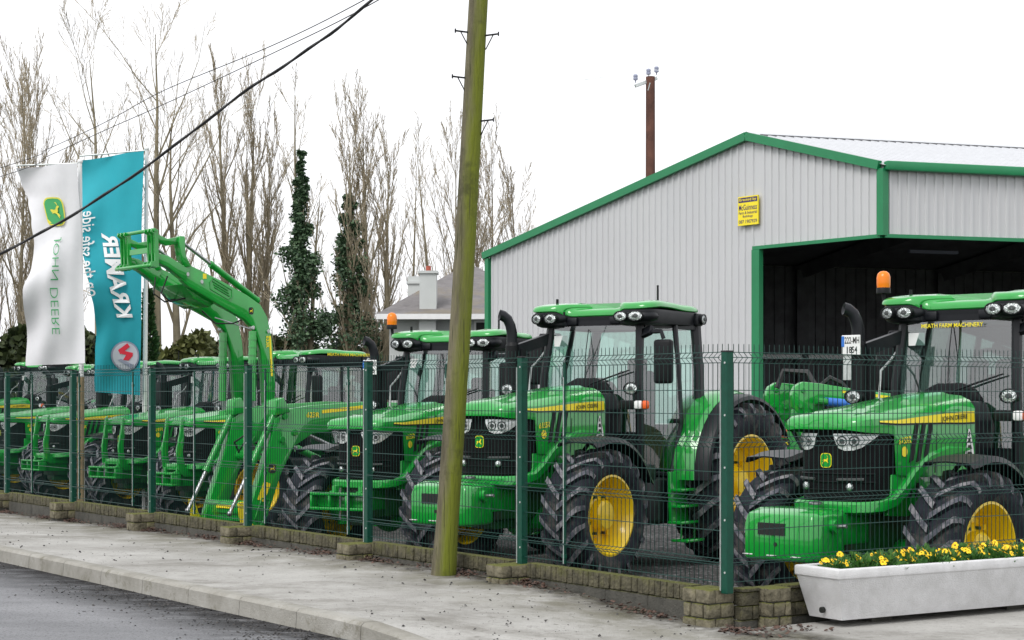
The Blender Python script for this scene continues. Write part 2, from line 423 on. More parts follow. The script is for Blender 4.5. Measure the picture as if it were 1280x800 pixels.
def deer(mb, fn, mi):
    """small leaping-deer silhouette in a unit square"""
    body = [(.08, .42), (.16, .56), (.30, .60), (.52, .56), (.64, .62), (.72, .74), (.80, .80), (.92, .76), (.86, .68), (.80, .64), (.78, .50), (.72, .42), (.86, .34), (.92, .22), (.84, .24), (.66, .34), (.50, .40), (.36, .38), (.28, .30), (.14, .20), (.04, .10), (.06, .22), (.18, .36), (.16, .44)]
    mb.add([fn(a, b) for a, b in body], [tuple(range(len(body)))], mi)
    ant = [(.78, .80), (.70, .92), (.60, .96), (.72, .97), (.80, .86)]
    mb.add([fn(a, b) for a, b in ant], [tuple(range(len(ant)))], mi)
    leg = [(.66, .36), (.80, .16), (.88, .12), (.84, .22), (.74, .38)]
    mb.add([fn(a, b) for a, b in leg], [tuple(range(len(leg)))], mi)
def badge_shape(n=20, p=4.0):
    out = []
    for i in range(n):
        a = 2 * math.pi * i / n
        c, s_ = math.cos(a), math.sin(a)
        out.append((.5 + .5 * (1 if c > 0 else -1) * abs(c) ** (2 / p), .5 + .5 * (1 if s_ > 0 else -1) * abs(s_) ** (2 / p)))
    return out
def make_badge(mbb, fn):      # materials: 0 yellow border, 1 green, 2 yellow deer ; fn(a, b, lift)
    sh = badge_shape()
    for lift, k, mi in ((.000, 1.0, 0), (.002, .90, 1), (.004, .0, 2)):
        if mi < 2: mbb.add([fn(.5 + (a - .5) * k, .5 + (b - .5) * k, lift) for a, b in sh], [tuple(range(len(sh)))], mi)
        else: deer(mbb, lambda a, b: fn(.16 + a * .68, .18 + b * .66, lift), 2)

def oval_lamp(name, c, ry, rz, parent, turn=0.0):
    """oval lamp facing forward (turned by 'turn'): black bezel, slightly domed lens"""
    c = Vector(c); fx = Vector((math.cos(turn), math.sin(turn), 0)); fy = Vector((-math.sin(turn), math.cos(turn), 0))
    el = lambda k, d: [c + fx * d + fy * (ry * k * math.cos(a)) + UP * (rz * k * math.sin(a)) for a in [2 * math.pi * i / 20 for i in range(20)]]
    mb = MB(); mb.loft([el(1.0, -.05), el(1.12, -.01), el(1.12, .012), el(.98, .016), el(.96, .0)], 0, True); b = mb.build(name, M['black'], parent, smooth=40)
    mb = MB(); mb.loft([el(.98, .004), el(.7, .012), el(.35, .016), el(.01, .017)], 0, True); mb.build('lens', M['lamp'], b, smooth=60)
    mb = MB(); mb.loft([el(.42, .0155), el(.34, .019), el(.05, .0195)], 0, True); mb.build('bulb_shade', M['inner'], b, smooth=60)
    return b
# hood stations: x, half width, top z, shoulder z, lower edge z
HOOD = [(3.605, .26, 1.745, 1.725, 1.690), (3.595, .33, 1.785, 1.745, 1.682), (3.565, .375, 1.815, 1.76, 1.674), (3.50, .405, 1.838, 1.772, 1.666), (3.38, .42, 1.855, 1.78, 1.660), (3.20, .425, 1.873, 1.785, 1.655), (3.13, .43, 1.878, 1.785, 1.645),
        (3.10, .43, 1.882, 1.787, 1.30), (2.77, .44, 1.925, 1.815, 1.27), (2.40, .45, 1.965, 1.845, 1.27), (2.08, .46, 1.998, 1.865, 1.27), (1.90, .465, 2.01, 1.87, 1.27)]
def hood_side(x):
    """half width, shoulder z, at x"""
    H = sorted(HOOD)
    for a, b in zip(H, H[1:]):
        if a[0] <= x <= b[0]:
            f = (x - a[0]) / (b[0] - a[0]); return a[1] + f * (b[1] - a[1]), a[3] + f * (b[3] - a[3])
    return H[-1][1], H[-1][3]

def make_tractor():
    T = empty('tractor')
    # ------------ wheels
    for nm, x, r, w, rim, nl, yy in (('front_wheel', FX, .68, .50, .40, 20, .93), ('rear_wheel', 0, .92, .62, .53, 22, .95)):
        for s in (1, -1):
            wh = empty(nm, (x, s * yy, r - .012), parent=T)
            make_tyre('tyre', r, w, rim, nl, wh)
            make_rim(wh, rim, w, s, nm == 'front_wheel')
    # ------------ chassis
    mb = MB()
    mb.box((1.7, 0, .93), (3.0, .50, .62)); mb.box((0.1, 0, .93), (.9, .62, .66))
    mb.tube([(0, -.75, .93), (0, .75, .93)], .15, 12)
    mb.box((3.05, 0, .80), (.9, .42, .36)); mb.box((2.3, 0, 1.12), (1.6, .56, .3)); mb.box((3.2, 0, .62), (.5, .3, .2))
    mb.build('chassis', M['chassis'], T, bevel=.02)
    mb = MB()
    mb.tube([(FX, -.72, .66), (FX, -.3, .60), (FX, .3, .60), (FX, .72, .66)], [.09, .12, .12, .09], 10)
    for s in (1, -1):
        mb.tube([(FX, s * .68, .48), (FX, s * .68, .86)], .085, 10)
        mb.ball((FX, s * .74, .67), (.17, .12, .17), 14, 8)
        mb.tube([(FX - .22, s * .1, .62), (FX - .22, s * .62, .66)], .03, 8)
    mb.ball((FX, 0, .6), (.2, .2, .2), 14, 8)
    mb.build('front_axle', M['green2'], T)
    mb = MB()
    for s in (1, -1):
        mb.box((3.33, s * .19, .86), (.75, .06, .30)); mb.box((3.68, s * .19, .84), (.12, .08, .22))
    mb.box((3.62, 0, .82), (.06, .44, .2))
    mb.build('front_support', M['green2'], T, bevel=.015)
    # ------------ grille
    mb = MB()
    ts = [i / 24 * 2 - 1 for i in range(25)]
    mb.loft([[grille_pt(t, z, .0) for t in ts] for z in (1.02, 1.2, 1.4, 1.6, 1.72)])
    g = mb.build('grille', M['grille'], T, smooth=50)
    # side returns of the grille behind the headlights are part of the loft (t = +-1); slatted mesh bars
    mb = MB()
    for z in (1.10, 1.17, 1.24, 1.31):
        mb.tube([grille_pt(t, z, .006) for t in [i / 16 * 1.3 - .65 for i in range(17)]], .006, 4)
    mb.build('grille_bars', M['black'], g)
    for s in (1, -1):
        mb = MB()
        lo = [(.075, 1.565), (.10, 1.530), (.18, 1.508), (.30, 1.510), (.44, 1.535), (.58, 1.585), (.70, 1.635)]
        hi = [(.045, 1.652), (.10, 1.654), (.18, 1.654), (.30, 1.653), (.44, 1.652), (.58, 1.650), (.72, 1.648)]
        mb.loft([[grille_pt(s * t, z, .010) for t, z in lo], [grille_pt(s * (a[0] + b[0]) / 2, (a[1] + b[1]) / 2, .018) for a, b in zip(lo, hi)], [grille_pt(s * t, z, .010) for t, z in hi]])
        h = mb.build('headlight', M['lampglass'], g, smooth=60)
        mb = MB()
        for t in (.15, .32):
            c = grille_pt(s * t, 1.588, .020); nrm = (grille_pt(s * t, 1.588, .10) - grille_pt(s * t, 1.588, 0)).normalized()
            u = nrm.cross(UP).normalized(); w_ = u.cross(nrm)
            for r0, r1 in ((.046, .036), (.022, .0)):
                ring = [[c + nrm * .004 + (u * math.cos(a) + w_ * math.sin(a)) * rr for a in [2 * math.pi * i / 16 for i in range(16)]] for rr in (r0, max(r1, .001))]
                mb.loft(ring, 0, True)
        mb.build('headlight_reflector', M['inner'], h)
        mb = MB()
        c = grille_pt(s * .24, 1.20, .012)
        mb.ball(c, (.03, .035, .035), 10, 6, 0)
        mb.build('fog_lamp', M['lamp'], g)
        mb = MB()
        mb.tube([grille_pt(s * t, 1.262 + .01 * (t - .2), .014) for t in (.08, .16, .26, .36, .46)], .013, 6)
        mb.build('lamp_brow', M['inner'], g)
    mb = MB()
    make_badge(mb, lambda a, b, l: Vector((grille_pt((a - .5) * .14, 1.42, .006 + l).x, (a - .5) * .115, 1.36 + b * .125)))
    mb.build('leaping_deer_badge', [M['decal'], M['green'], M['decal']], g)
    # ------------ hood
    mb = MB()
    rows = []
    for x, w, zt, zs, zl in HOOD:
        half = [(0, zt), (w * .30, zt + .002), (w * .42, zt - .018), (w * .70, zt - .030), (w * .90, zt - (zt - zs) * .55), (w, zs), (w + .006, zs - min(.06, (zs - zl) * .4)), (w + .004, zs - (zs - zl) * .7), (w, zl)]
        rows.append([Vector((x, -y, z)) for y, z in reversed(half)] + [Vector((x, y, z)) for y, z in half[1:]])
    mb.loft(rows, 0, False, True, True)
    # inner closing under the nose lip
    hood = mb.build('hood', M['green'], T, smooth=32)
    for s in (1, -1):
        # yellow stripe sweeping back from the nose
        mb = MB()
        xs = [3.34 - i * (3.34 - 1.92) / 16 for i in range(17)]
        up_, dn_ = [], []
        for i, x in enumerate(xs):
            w, zs = hood_side(x); f = i / 16
            zc = zs - .018 - .012 * f
            th = .012 + .085 * min(1, f * 1.15)
            up_.append(Vector((x, s * (w + .008), zc))); dn_.append(Vector((x, s * (w + .012), zc - th)))
        mb.loft([up_, dn_]); st = mb.build('yellow_stripe', M['decal'], hood)
        mb = MB(); mb.loft([[p + Vector((0, 0, -.001)) for p in dn_], [p + Vector((0, s * -.002, -.016)) for p in dn_]]); mb.build('seam', M['ink'], hood)
        mb = MB()
        def f_st(a, b, s=s):
            x = (2.44 - a) if s > 0 else (2.02 + a)
            w, zs = hood_side(x); return Vector((x, s * (w + .0155), zs - .105 + b))
        put_text(mb, 'JOHN DEERE', f_st, W=.40, H=.055, offset=.012); mb.build('lettering', M['ink'], st)
        mb = MB()
        def f_no(a, b, s=s):
            x = (3.07 - a) if s > 0 else (2.88 + a)
            w, zs = hood_side(x); return Vector((x, s * (w + .010), zs - .235 + b))
        put_text(mb, '6155R', f_no, W=.18, H=.06, offset=.02, shear=.15); mb.build('model_lettering', M['decal'], hood)
        mb = MB()
        w, zs = hood_side(3.0)
        ring = [Vector((2.99 + .045 * math.cos(a), s * (w + .011), zs - .30 + .045 * math.sin(a))) for a in [2 * math.pi * i / 14 for i in range(14)]]
        mb.add(ring, [tuple(range(14))])
        mb.build('round_sticker', M['decal'], hood)
        mb = MB()      # shut line between the bonnet's front and rear side panels
        w1, _ = hood_side(2.50)
        mb.loft([[Vector((2.50 + .006, s * (w1 + .0065), 1.66)), Vector((2.53, s * (w1 + .0065), 1.30))], [Vector((2.50 - .006, s * (w1 + .0065), 1.66)), Vector((2.518, s * (w1 + .0065), 1.30))]])
        mb.build('shut_line', M['ink'], hood)
        # louvres : three raked slots
        mb = MB()
        for i in range(3):
            x0 = 2.88 - i * .105
            pts = [(x0 + .0, 1.74), (x0 - .045, 1.74), (x0 - .0, 1.42), (x0 + .05, 1.40)]
            pts = [(x0 - .05, 1.745), (x0 - .10, 1.72), (x0 - .02, 1.42), (x0 + .04, 1.40)]
            w, _ = hood_side(x0)
            mb.prism(pts, lambda a, b, h, w=w, s=s: Vector((a, s * (w + .004 + h), b)), 0, .010)
        mb.build('louvre', M['black'], hood)
        mb = MB()      # white reflective triangle with print near the rear edge
        w, _ = hood_side(2.0)
        mb.add([(xq, s * (w + .011), zq) for xq, zq in ((2.08, 1.42), (1.92, 1.42), (1.94, 1.52), (1.995, 1.68), (2.02, 1.68), (2.06, 1.52))], [(0, 1, 2, 3, 4, 5)])
        tr = mb.build('warning_sticker', M['white'], hood)
        mb = MB()
        for q, (za, xa, hw_) in enumerate([(1.46, 2.0, .05), (1.52, 2.0, .04), (1.58, 2.007, .025), (1.64, 2.007, .012)]):
            mb.add([(xa + hw_, s * (w + .013), za - .02), (xa - hw_, s * (w + .013), za - .02), (xa - hw_ * .6, s * (w + .013), za + .016), (xa + hw_ * .6, s * (w + .013), za + .016)], [(0, 1, 2, 3)])
        mb.build('sticker_print', M['ink'], tr)
        # lower engine side panel with two slots
        mb = MB()
        poly = [(1.92, 1.29), (3.14, 1.30), (3.14, 1.16), (3.18, 1.03), (3.20, .95), (2.9, .93), (2.5, 1.02), (2.2, 1.08), (1.92, 1.12)]
        mb.prism(poly, lambda a, b, h, s=s: Vector((a, s * h, b)), .36, .415)
        sp = mb.build('side_panel', M['green'], T, bevel=.012)
        mb = MB()
        for i in range(2):
            x0 = 2.86 - i * .10
            mb.prism([(x0, 1.22), (x0 - .04, 1.22), (x0 - .01, 1.10), (x0 + .03, 1.10)], lambda a, b, h, s=s: Vector((a, s * (.412 + h), b)), 0, .01)
        mb.build('louvre', M['black'], sp)
    # the green chin bar: under the grille and sweeping up the sides
    mb = MB()
    half = [(2.02, .462, 1.50), (2.35, .458, 1.485), (2.62, .453, 1.42), (2.84, .448, 1.29), (2.99, .442, 1.155), (3.13, .432, 1.065), (3.28, .415, 1.03), (3.42, .375, 1.022), (3.50, .30, 1.02), (3.535, .18, 1.02), (3.545, 0, 1.02)]
    path = [Vector(p) for p in half] + [Vector((x, -y, z)) for x, y, z in reversed(half[:-1])]
    rows = []
    for i, p in enumerate(path):
        t = (path[min(i + 1, len(path) - 1)] - path[max(i - 1, 0)]).normalized()
        # outward direction in plan and 'up' across the path
        out = Vector((0, 1 if p.y >= 0 else -1, 0)) if p.x < 3.2 else Vector((p.x - 3.0, p.y * .9, 0)).normalized()
        u = t.cross(out).normalized()
        if u.z < 0: u = -u
        k = min(1, max(.25, (p.x - 1.9) / .5))
        a, b = .055 * k, .028
        rows.append([p + u * a + out * b * .3, p + u * a * .6 + out * b, p - u * a * .6 + out * b, p - u * a - out * .02, p - u * a - out * .05, p + u * a - out * .05])
    mb.loft(rows, 0, True, True, True)
    mb.build('chin_bar', M['green'], T, smooth=40)
    # ------------ front fenders
    for s in (1, -1):
        mb = MB()
        R0 = .80
        for yy0, yy1 in ((.70, 1.19),):
            rows = []
            for i in range(13):
                a = R(64 + i * (158 - 64) / 12)
                rr = R0 + (.03 if i in (0, 12) else 0)
                px, pz = FX + rr * math.cos(a), .67 + rr * math.sin(a)
                nx, nz = math.cos(a), math.sin(a)
                rows.append([Vector((px - nx * .04, s * yy0, pz - nz * .04)), Vector((px, s * (yy0 + .03), pz)), Vector((px + nx * .015, s * (yy0 + yy1) / 2, pz + nz * .015)), Vector((px, s * (yy1 - .03), pz)), Vector((px - nx * .05, s * yy1, pz - nz * .05))])
            mb.loft(rows)
        fd = mb.build('front_fender', M['pillar'], T, solid=.014)
        mb = MB(); mb.tube([(FX, s * .72, .9), (FX + .02, s * .78, 1.3), (FX, s * .9, 1.455)], .022, 6)
        mb.build('fender_bracket', M['black'], fd)
    # ------------ rear fenders
    for s in (1, -1):
        mb = MB(); rows = []; flare = []
        for i in range(17):
            a = R(2 + i * (150 - 2) / 16)
            rr = 1.05 + .02 * math.sin(i * .4)
            c_, n_ = math.cos(a), math.sin(a)
            P = lambda r_, y: Vector((r_ * c_ * 1.0, s * y, .93 + r_ * n_ * .98))
            rows.append([P(rr - .10, .60), P(rr, .62), P(rr + .02, .80), P(rr + .016, .98), P(rr - .016, 1.07)])
            flare.append([P(rr - .022, 1.05), P(rr - .026, 1.15), P(rr - .05, 1.225), P(rr - .09, 1.24)])
        mb.loft(rows)
        fd = mb.build('rear_fender', M['green'], T, solid=.02)
        mb = MB(); mb.loft(flare); mb.build('fender_flare', M['pillar'], fd, solid=.014)
        mb = MB(); mb.box((-1.0, s * 1.02, 1.45), (.04, .22, .1)); mb.build('tail_light', M['orange'], fd, bevel=.01)
    # ------------ cab : narrower at the windscreen than at the doors
    zt = 2.72
    mb = MB()
    for s in (1, -1):
        mb.tube([(1.46, s * .64, 1.05), (1.50, s * .665, 1.50), (1.49, s * .645, 2.10), (1.40, s * .60, zt)], [.045, .05, .046, .048], 6)
        mb.tube([(1.06, s * .80, 1.05), (.90, s * .82, 1.6), (.89, s * .78, 2.2), (.82, s * .69, zt)], .030, 6)
        mb.tube([(.46, s * .78, 1.50), (.41, s * .75, 2.1), (.35, s * .68, zt)], [.075, .068, .058], 6)
        mb.tube([(1.46, s * .64, 1.05), (1.06, s * .80, 1.02)], .03, 6)
        mb.bar((.94, s * .79, 1.47), (.44, s * .77, 1.55), .09, .07)
        mb.bar((1.38, s * .62, 2.70), (.35, s * .68, 2.70), .07, .09)
    mb.bar((1.38, -.62, 2.70), (1.38, .62, 2.70), .07, .09); mb.bar((.35, -.68, 2.70), (.35, .68, 2.70), .07, .09)
    mb.bar((.45, -.78, 1.52), (.45, .78, 1.52), .08, .1)
    cab = mb.build('cab_frame', M['pillar'], T, smooth=50)
    mb = MB()     # firewall, cowl between hood and windscreen, floor
    mb.prism([(-.64, 1.0), (.64, 1.0), (.66, 1.50), (.56, 1.80), (.42, 1.96), (-.42, 1.96), (-.56, 1.80), (-.66, 1.50)], lambda a, b, h: Vector((h, a, b)), 1.44, 1.50)
    mb.prism([(-.41, 1.0), (.41, 1.0), (.43, 1.75), (.34, 1.93), (-.34, 1.93), (-.43, 1.75)], lambda a, b, h: Vector((h, a, b)), 1.50, 1.92)
    mb.box((.82, 0, 1.02), (1.3, 1.3, .10)); mb.box((.5, 0, 1.25), (.7, 1.2, .45))
    mb.build('cowl', M['pillar'], T, bevel=.012)
    def pane(name, rows, parent):
        m_ = MB(); m_.loft(rows); return m_.build(name, M['glass'], parent, smooth=60)
    ws = []
    for k in range(7):
        f = k / 6
        z = 1.50 + (2.68 - 1.50) * f
        xx = 1.515 + (1.415 - 1.515) * f - .02 * (1 - f) * f; yy = .655 + (.585 - .655) * f
        ws.append([Vector((xx + .10 * (1 - (q / 4 - 1) ** 2), yy * (q / 4 - 1), z)) for q in range(9)])
    pane('windscreen', ws, cab)
    for s in (1, -1):
        d = empty('cab_door', (0, 0, 0), parent=cab)
        pane('door_glass', [[Vector((1.45, s * .655, 1.10)), Vector((1.2, s * .74, 1.09)), Vector((1.06, s * .805, 1.08))], [Vector((1.49, s * .68, 1.5)), Vector((1.15, s * .765, 1.6)), Vector((.91, s * .825, 1.6))],
                            [Vector((1.48, s * .66, 2.1)), Vector((1.13, s * .735, 2.2)), Vector((.90, s * .785, 2.2))], [Vector((1.40, s * .605, 2.66)), Vector((1.05, s * .66, 2.66)), Vector((.82, s * .695, 2.66))]], d)
        mb = MB(); mb.box((1.0, s * .845, 1.62), (.14, .05, .05)); mb.build('door_handle', M['black'], d, bevel=.01)
        pane('side_window', [[Vector((.89, s * .82, 1.56)), Vector((.48, s * .785, 1.60))], [Vector((.88, s * .78, 2.2)), Vector((.42, s * .755, 2.15))], [Vector((.82, s * .69, 2.66)), Vector((.37, s * .685, 2.66))]], cab)
    pane('rear_window', [[Vector((.45, -.76, 1.58)), Vector((.45, .76, 1.58))], [Vector((.36, -.67, 2.66)), Vector((.36, .67, 2.66))]], cab)
    # interior
    mb = MB(); mb.box((.72, 0, 1.55), (.42, .50, .16)); mb.box((.56, 0, 1.88), (.13, .48, .62)); mb.box((.53, 0, 2.25), (.1, .26, .18))
    mb.build('seat', M['seat'], T, bevel=.05, seg=3)
    mb = MB(); mb.box((1.30, 0, 1.45), (.20, .46, .8)); mb.box((.60, -.42, 1.62), (.6, .20, .36)); mb.box((.88, -.40, 1.98), (.1, .18, .24))
    con = mb.build('console', M['inner'], T, bevel=.03)
    mb = MB()
    cc = Vector((1.06, 0, 1.86)); vv = Vector((0, 1, 0))
    mb.tube([cc + (Vector((.86, 0, -.5)) * math.cos(a) + vv * math.sin(a)) * .2 for a in [2 * math.pi * i / 20 for i in range(21)]], .018, 6, caps=False)
    mb.tube([cc, cc + Vector((.22, 0, -.45))], .05, 8); mb.tube([cc - vv * .2, cc + vv * .2], .014, 5)
    mb.build('steering_wheel', M['black'], con)
    # roof
    out = [(.26, .0), (.26, .50), (.31, .68), (.46, .74), (.74, .76), (1.0, .78), (1.28, .82), (1.47, .81), (1.56, .71), (1.56, .52), (1.50, .40), (1.44, .335), (1.43, 0)]
    sm = lambda a, b, v: (lambda f: f * f * (3 - 2 * f))(min(1, max(0, (v - a) / (b - a))))
    oo = [(out[0][0], -out[1][1])] + out + [(out[-1][0], -out[-2][1])]; fine = []
    for i in range(1, len(oo) - 2):
        for q in range(5):
            t = q / 5; P4 = [Vector((a_[0], a_[1], 0)) for a_ in oo[i - 1:i + 3]]
            v = .5 * ((2 * P4[1]) + (P4[2] - P4[0]) * t + (2 * P4[0] - 5 * P4[1] + 4 * P4[2] - P4[3]) * t * t + (3 * P4[1] - P4[0] - 3 * P4[2] + P4[3]) * t ** 3)
            fine.append((v.x, max(0, v.y)))
    fine.append(out[-1]); out = fine
    full = [(x, y) for x, y in out] + [(x, -y) for x, y in reversed(out[1:-1])]
    lay = [(2.852, .985), (2.862, 1.0), (2.884, .998), (2.906, .98), (2.922, .945), (2.934, .88), (2.942, .76), (2.946, .5)]
    rows = []
    for z, k in lay:
        rows.append([Vector((.88 + (x - .88) * k, y * k, z - .05 * sm(1.05, 1.4, x) * (1 - sm(.30, .46, abs(y))) + .022 * sm(.6, 1.1, x) * sm(.36, .5, abs(y)) - .16 * max(0, x - 1.32) ** 1.3)) for x, y in full])
    mb = MB(); mb.loft(rows, 0, True, True, True)
    roof = mb.build('roof', M['green'], T, smooth=35)
    mb = MB()
    rows = [[Vector((.88 + (x - .88) * k, y * k, z)) for x, y in full] for z, k in ((2.68, .90), (2.70, .955), (2.82, .98), (2.850, .972))]
    mb.loft(rows, 0, True, True, True)
    lin = mb.build('roof_lining', M['pillar'], roof, smooth=30)
    for s in (1, -1):
        mb = MB(); mb.ball((1.42, s * .59, 2.772), (.175, .245, .098), 16, 8); mb.build('lamp_pod', M['pillar'], roof, smooth=60)
        mb = MB(); mb.box((1.40, s * .29, 2.74), (.10, .14, .09)); mb.build('sensor_box', M['pillar'], roof, bevel=.02)
        for yy, xx in ((.475, 1.602), (.665, 1.598)):
            oval_lamp('work_light', (xx, s * yy, 2.772), .082, .054, roof, .3 * s if yy > .6 else 0)
        oval_lamp('work_light', (.33, s * .77, 2.775), .055, .055, roof, math.pi / 2 * s)
        mb = MB(); mb.box((.36, s * .67, 2.77), (.16, .16, .15)); mb.build('lamp_pod', M['pillar'], roof, bevel=.03)
    mb = MB(); mb.tube([(.75, .42, 2.95), (.75, .42, 3.16)], .012, 6); mb.build('aerial', M['black'], roof)
    mb = MB(); mb.tube([(1.15, -.70, 2.90), (1.15, -.70, 3.02)], .016, 6); mb.build('aerial', M['black'], roof)
    # steps, tank, mirror, exhaust, lamps
    mb = MB()
    mb.prism([(.92, 1.06), (1.26, 1.06), (1.22, .50), (.86, .46)], lambda a, b, h: Vector((a, h, b)), .86, .90)
    for z in (.50, .68, .86): mb.box((1.05, .94, z), (.36, .18, .03))
    mb.box((1.0, .97, .30), (.36, .22, .03))
    for x in (.86, 1.14): mb.box((x, .97, .40), (.02, .02, .2))
    mb.build('steps', M['green'], T, bevel=.006)
    mb = MB(); mb.box((1.05, .56, .74), (1.15, .50, .52)); mb.box((.6, -.56, .74), (1.6, .5, .5)); mb.box((1.62, .62, .98), (.55, .36, .34)); mb.build('fuel_tank', M['pillar'], T, bevel=.06, seg=3)
    for s in (1, -1):
        mb = MB()
        mx_, my_ = (1.52, .98) if s > 0 else (1.22, .92)
        mb.tube([(1.40, s * .62, 2.55), (mx_ - .07, s * (my_ - .25), 2.60), (mx_, s * (my_ - .03), 2.60), (mx_, s * my_, 2.52)], .025, 6)
        mb.bar((1.40, s * .63, 2.58), (mx_ - .04, s * (my_ - .18), 2.62), .05, .10)
        arm = mb.build('mirror_arm', M['pillar'], T)
        mb = MB(); mb.box((mx_, s * my_, 2.27), (.10, .22, .48)); mb.build('mirror', M['black'], arm, bevel=.035, seg=3)
        mb = MB(); mb.box((mx_ - .055, s * my_, 2.28), (.006, .18, .40)); mb.build('mirror_glass', M['steel'], arm)
        # lamp on the cowl side with indicator
        mb = MB(); mb.tube([(1.48, s * .60, 1.80), (1.84, s * .70, 1.80)], .04, 6); mb.box((1.84, s * .80, 1.80), (.12, .30, .10)); lb = mb.build('lamp_bracket', M['black'], T, bevel=.015)
        oval_lamp('work_light', (1.935, s * .83, 1.975), .085, .060, lb)
        mb = MB(); mb.ball((1.885, s * .83, 1.975), (.05, .088, .064), 14, 8); mb.tube([(1.88, s * .83, 1.92), (1.86, s * .82, 1.82)], .016, 5); mb.build('lamp_housing', M['black'], lb, smooth=60)
        mb = MB(); mb.box((1.89, s * .90, 1.80), (.06, .10, .09)); mb.build('side_lamp', M['white'], lb, bevel=.02)
        mb = MB(); mb.box((1.89, s * .985, 1.80), (.07, .07, .09)); mb.build('indicator', M['orange'], lb, bevel=.02)
    mb = MB()
    mb.tube([(1.92, -0.770, 1.62), (1.92, -0.770, 2.46)], .080, 14); mb.tube([(1.92, -0.770, 2.46), (1.92, -0.770, 2.50)], [.080, .065], 14)
    mb.box((1.86, -0.720, 2.05), (.08, .14, .75))
    ex = mb.build('exhaust_stack', M['black'], T, smooth=40)
    mb = MB()
    pp = [(1.92, -0.780, 2.48), (1.92, -0.780, 2.61), (1.935, -0.790, 2.69), (1.96, -0.810, 2.76), (2.00, -0.845, 2.80), (2.03, -0.870, 2.807)]
    mb.tube(pp, [.062, .06, .058, .058, .06, .064], 12, caps=False)
    mb.tube([pp[-1], (2.01, -0.855, 2.803)], [.056, .0], 12, caps=False)
    mb.build('tailpipe', M['pillar'], ex, smooth=50)
    mb = MB(); mb.tube([(1.46, -.66, 2.40), (1.50, -.70, 2.32), (1.66, -.70, 2.22), (1.84, -.60, 1.95), (1.80, -.52, 1.90), (1.52, -.58, 1.86)], .012, 6); mb.build('grab_rail', M['galv'], T)
    mb = MB(); mb.bar((1.92, -.70, 2.42), (1.40, -.62, 2.56), .06, .12); mb.build('exhaust_bracket', M['pillar'], ex)
    mb = MB(); mb.ball((2.03, -.72, 1.97), (.06, .085, .062), 14, 8); mb.build('lamp_housing', M['black'], ex, smooth=60)
    oval_lamp('work_light', (2.085, -.72, 1.97), .085, .060, ex)
    mb = MB()
    mb.tube([(1.63, .05, 1.95), (1.645, .06, 1.99), (1.64, .10, 2.03), (1.56, .56, 2.18)], [.02, .016, .012, .008], 5); mb.build('wiper', M['black'], T)
    mb = MB(); mb.tube([(1.64, .02, 1.96), (1.62, .02, 2.35), (1.53, 0, 2.64)], .006, 4); mb.build('wiper_hose', M['black'], T)
    mb = MB(); mb.prism([(-.36, 1.92), (.36, 1.92), (.26, 2.05), (.12, 2.10), (-.14, 2.10), (-.28, 2.04)], lambda a, b, h: Vector((h, a, b)), 1.40, 1.58); mb.build('dashboard_hood', M['black'], T, bevel=.03)
    mb = MB(); mb.box((1.475, -.42, 2.52), (.004, .18, .12)); mb.build('screen_sticker', M['white'], T)
    return T

# ------------------------------------------------------------------ options
def add_weight(T):
    mb = MB()
    bot = [(3.74, .36), (4.16, .40), (4.22, .30)]
    rows = []
    for z, k, xf in ((.60, .92, -.02), (.62, 1.0, 0), (.90, 1.0, 0.0), (.985, .97, -.03), (1.03, .86, -.14)):
        pr = [(3.72, .34), (3.88, .39), (4.12 + xf, .39), (4.19 + xf, .34)]
        rows.append([Vector((x, -y * k, z)) for x, y in pr] + [Vector((x, y * k, z)) for x, y in reversed(pr)])
    mb.loft(rows, 0, True, True, True)
    w = mb.build('front_weight', M['green'], T, bevel=.022, seg=3, smooth=40)
    mb = MB(); mb.box((4.192, -.06, .865), (.012, .28, .10)); mb.tube([(4.18, -.02, .74), (4.196, -.02, .74)], .018, 10); mb.build('weight_recess_shade', M['ink'], w)  # black plate on the face, painting the shade of the slot and hole
    mb = MB(); mb.tube([(3.96, .38, .90), (3.96, .44, .90)], .055, 12); k_ = mb.build('weight_pin_boss', M['green2'], w)
    mb = MB(); mb.tube([(3.96, .44, .90), (3.96, .53, .905)], .016, 8); mb.build('weight_pin', M['steel'], k_)
    mb = MB(); mb.tube([(3.66 + .05 * math.cos(a), .05 * math.sin(a), 1.06) for a in [math.pi * 2 * i / 12 for i in range(13)]], .012, 6); mb.build('lifting_eye', M['steel'], w)
    mb = MB()
    for y in (-.25, .0, .25): mb.box((4.193, y - .06, .645), (.004, .10, .008))
    mb.build('cast_line', M['white'], w)
def add_hitch(T):
    mb = MB()
    mb.box((3.82, 0, .92), (.16, .80, .035)); mb.box((3.82, 0, .745), (.16, .80, .035))
    for y in (-.385, -.12, .12, .385): mb.box((3.82, y, .832), (.16, .03, .14))
    mb.box((3.765, 0, .832), (.03, .74, .14))
    h = mb.build('front_hitch', M['green'], T, bevel=.006)
    mb = MB(); mb.tube([(3.84, .0, .62), (3.84, .0, .99)], .014, 8); mb.build('hitch_pin', M['steel'], h)
def add_guard(T):
    mb = MB()
    for s in (1, -1):
        poly = [(3.66, .92), (3.70, 1.0), (3.73, 1.3), (3.68, 1.52), (3.645, 1.80), (3.60, 1.84), (3.60, 1.48), (3.62, 1.25), (3.58, 1.02), (3.2, .98), (3.2, .86), (3.6, .86)]
        mb.prism(poly, lambda a, b, h, s=s: Vector((a, s * (.22 + h), b)), 0, .05)
    mb.box((3.66, 0, 1.02), (.05, .5, .10))
    mb.build('grille_guard', M['green'], T, bevel=.008)
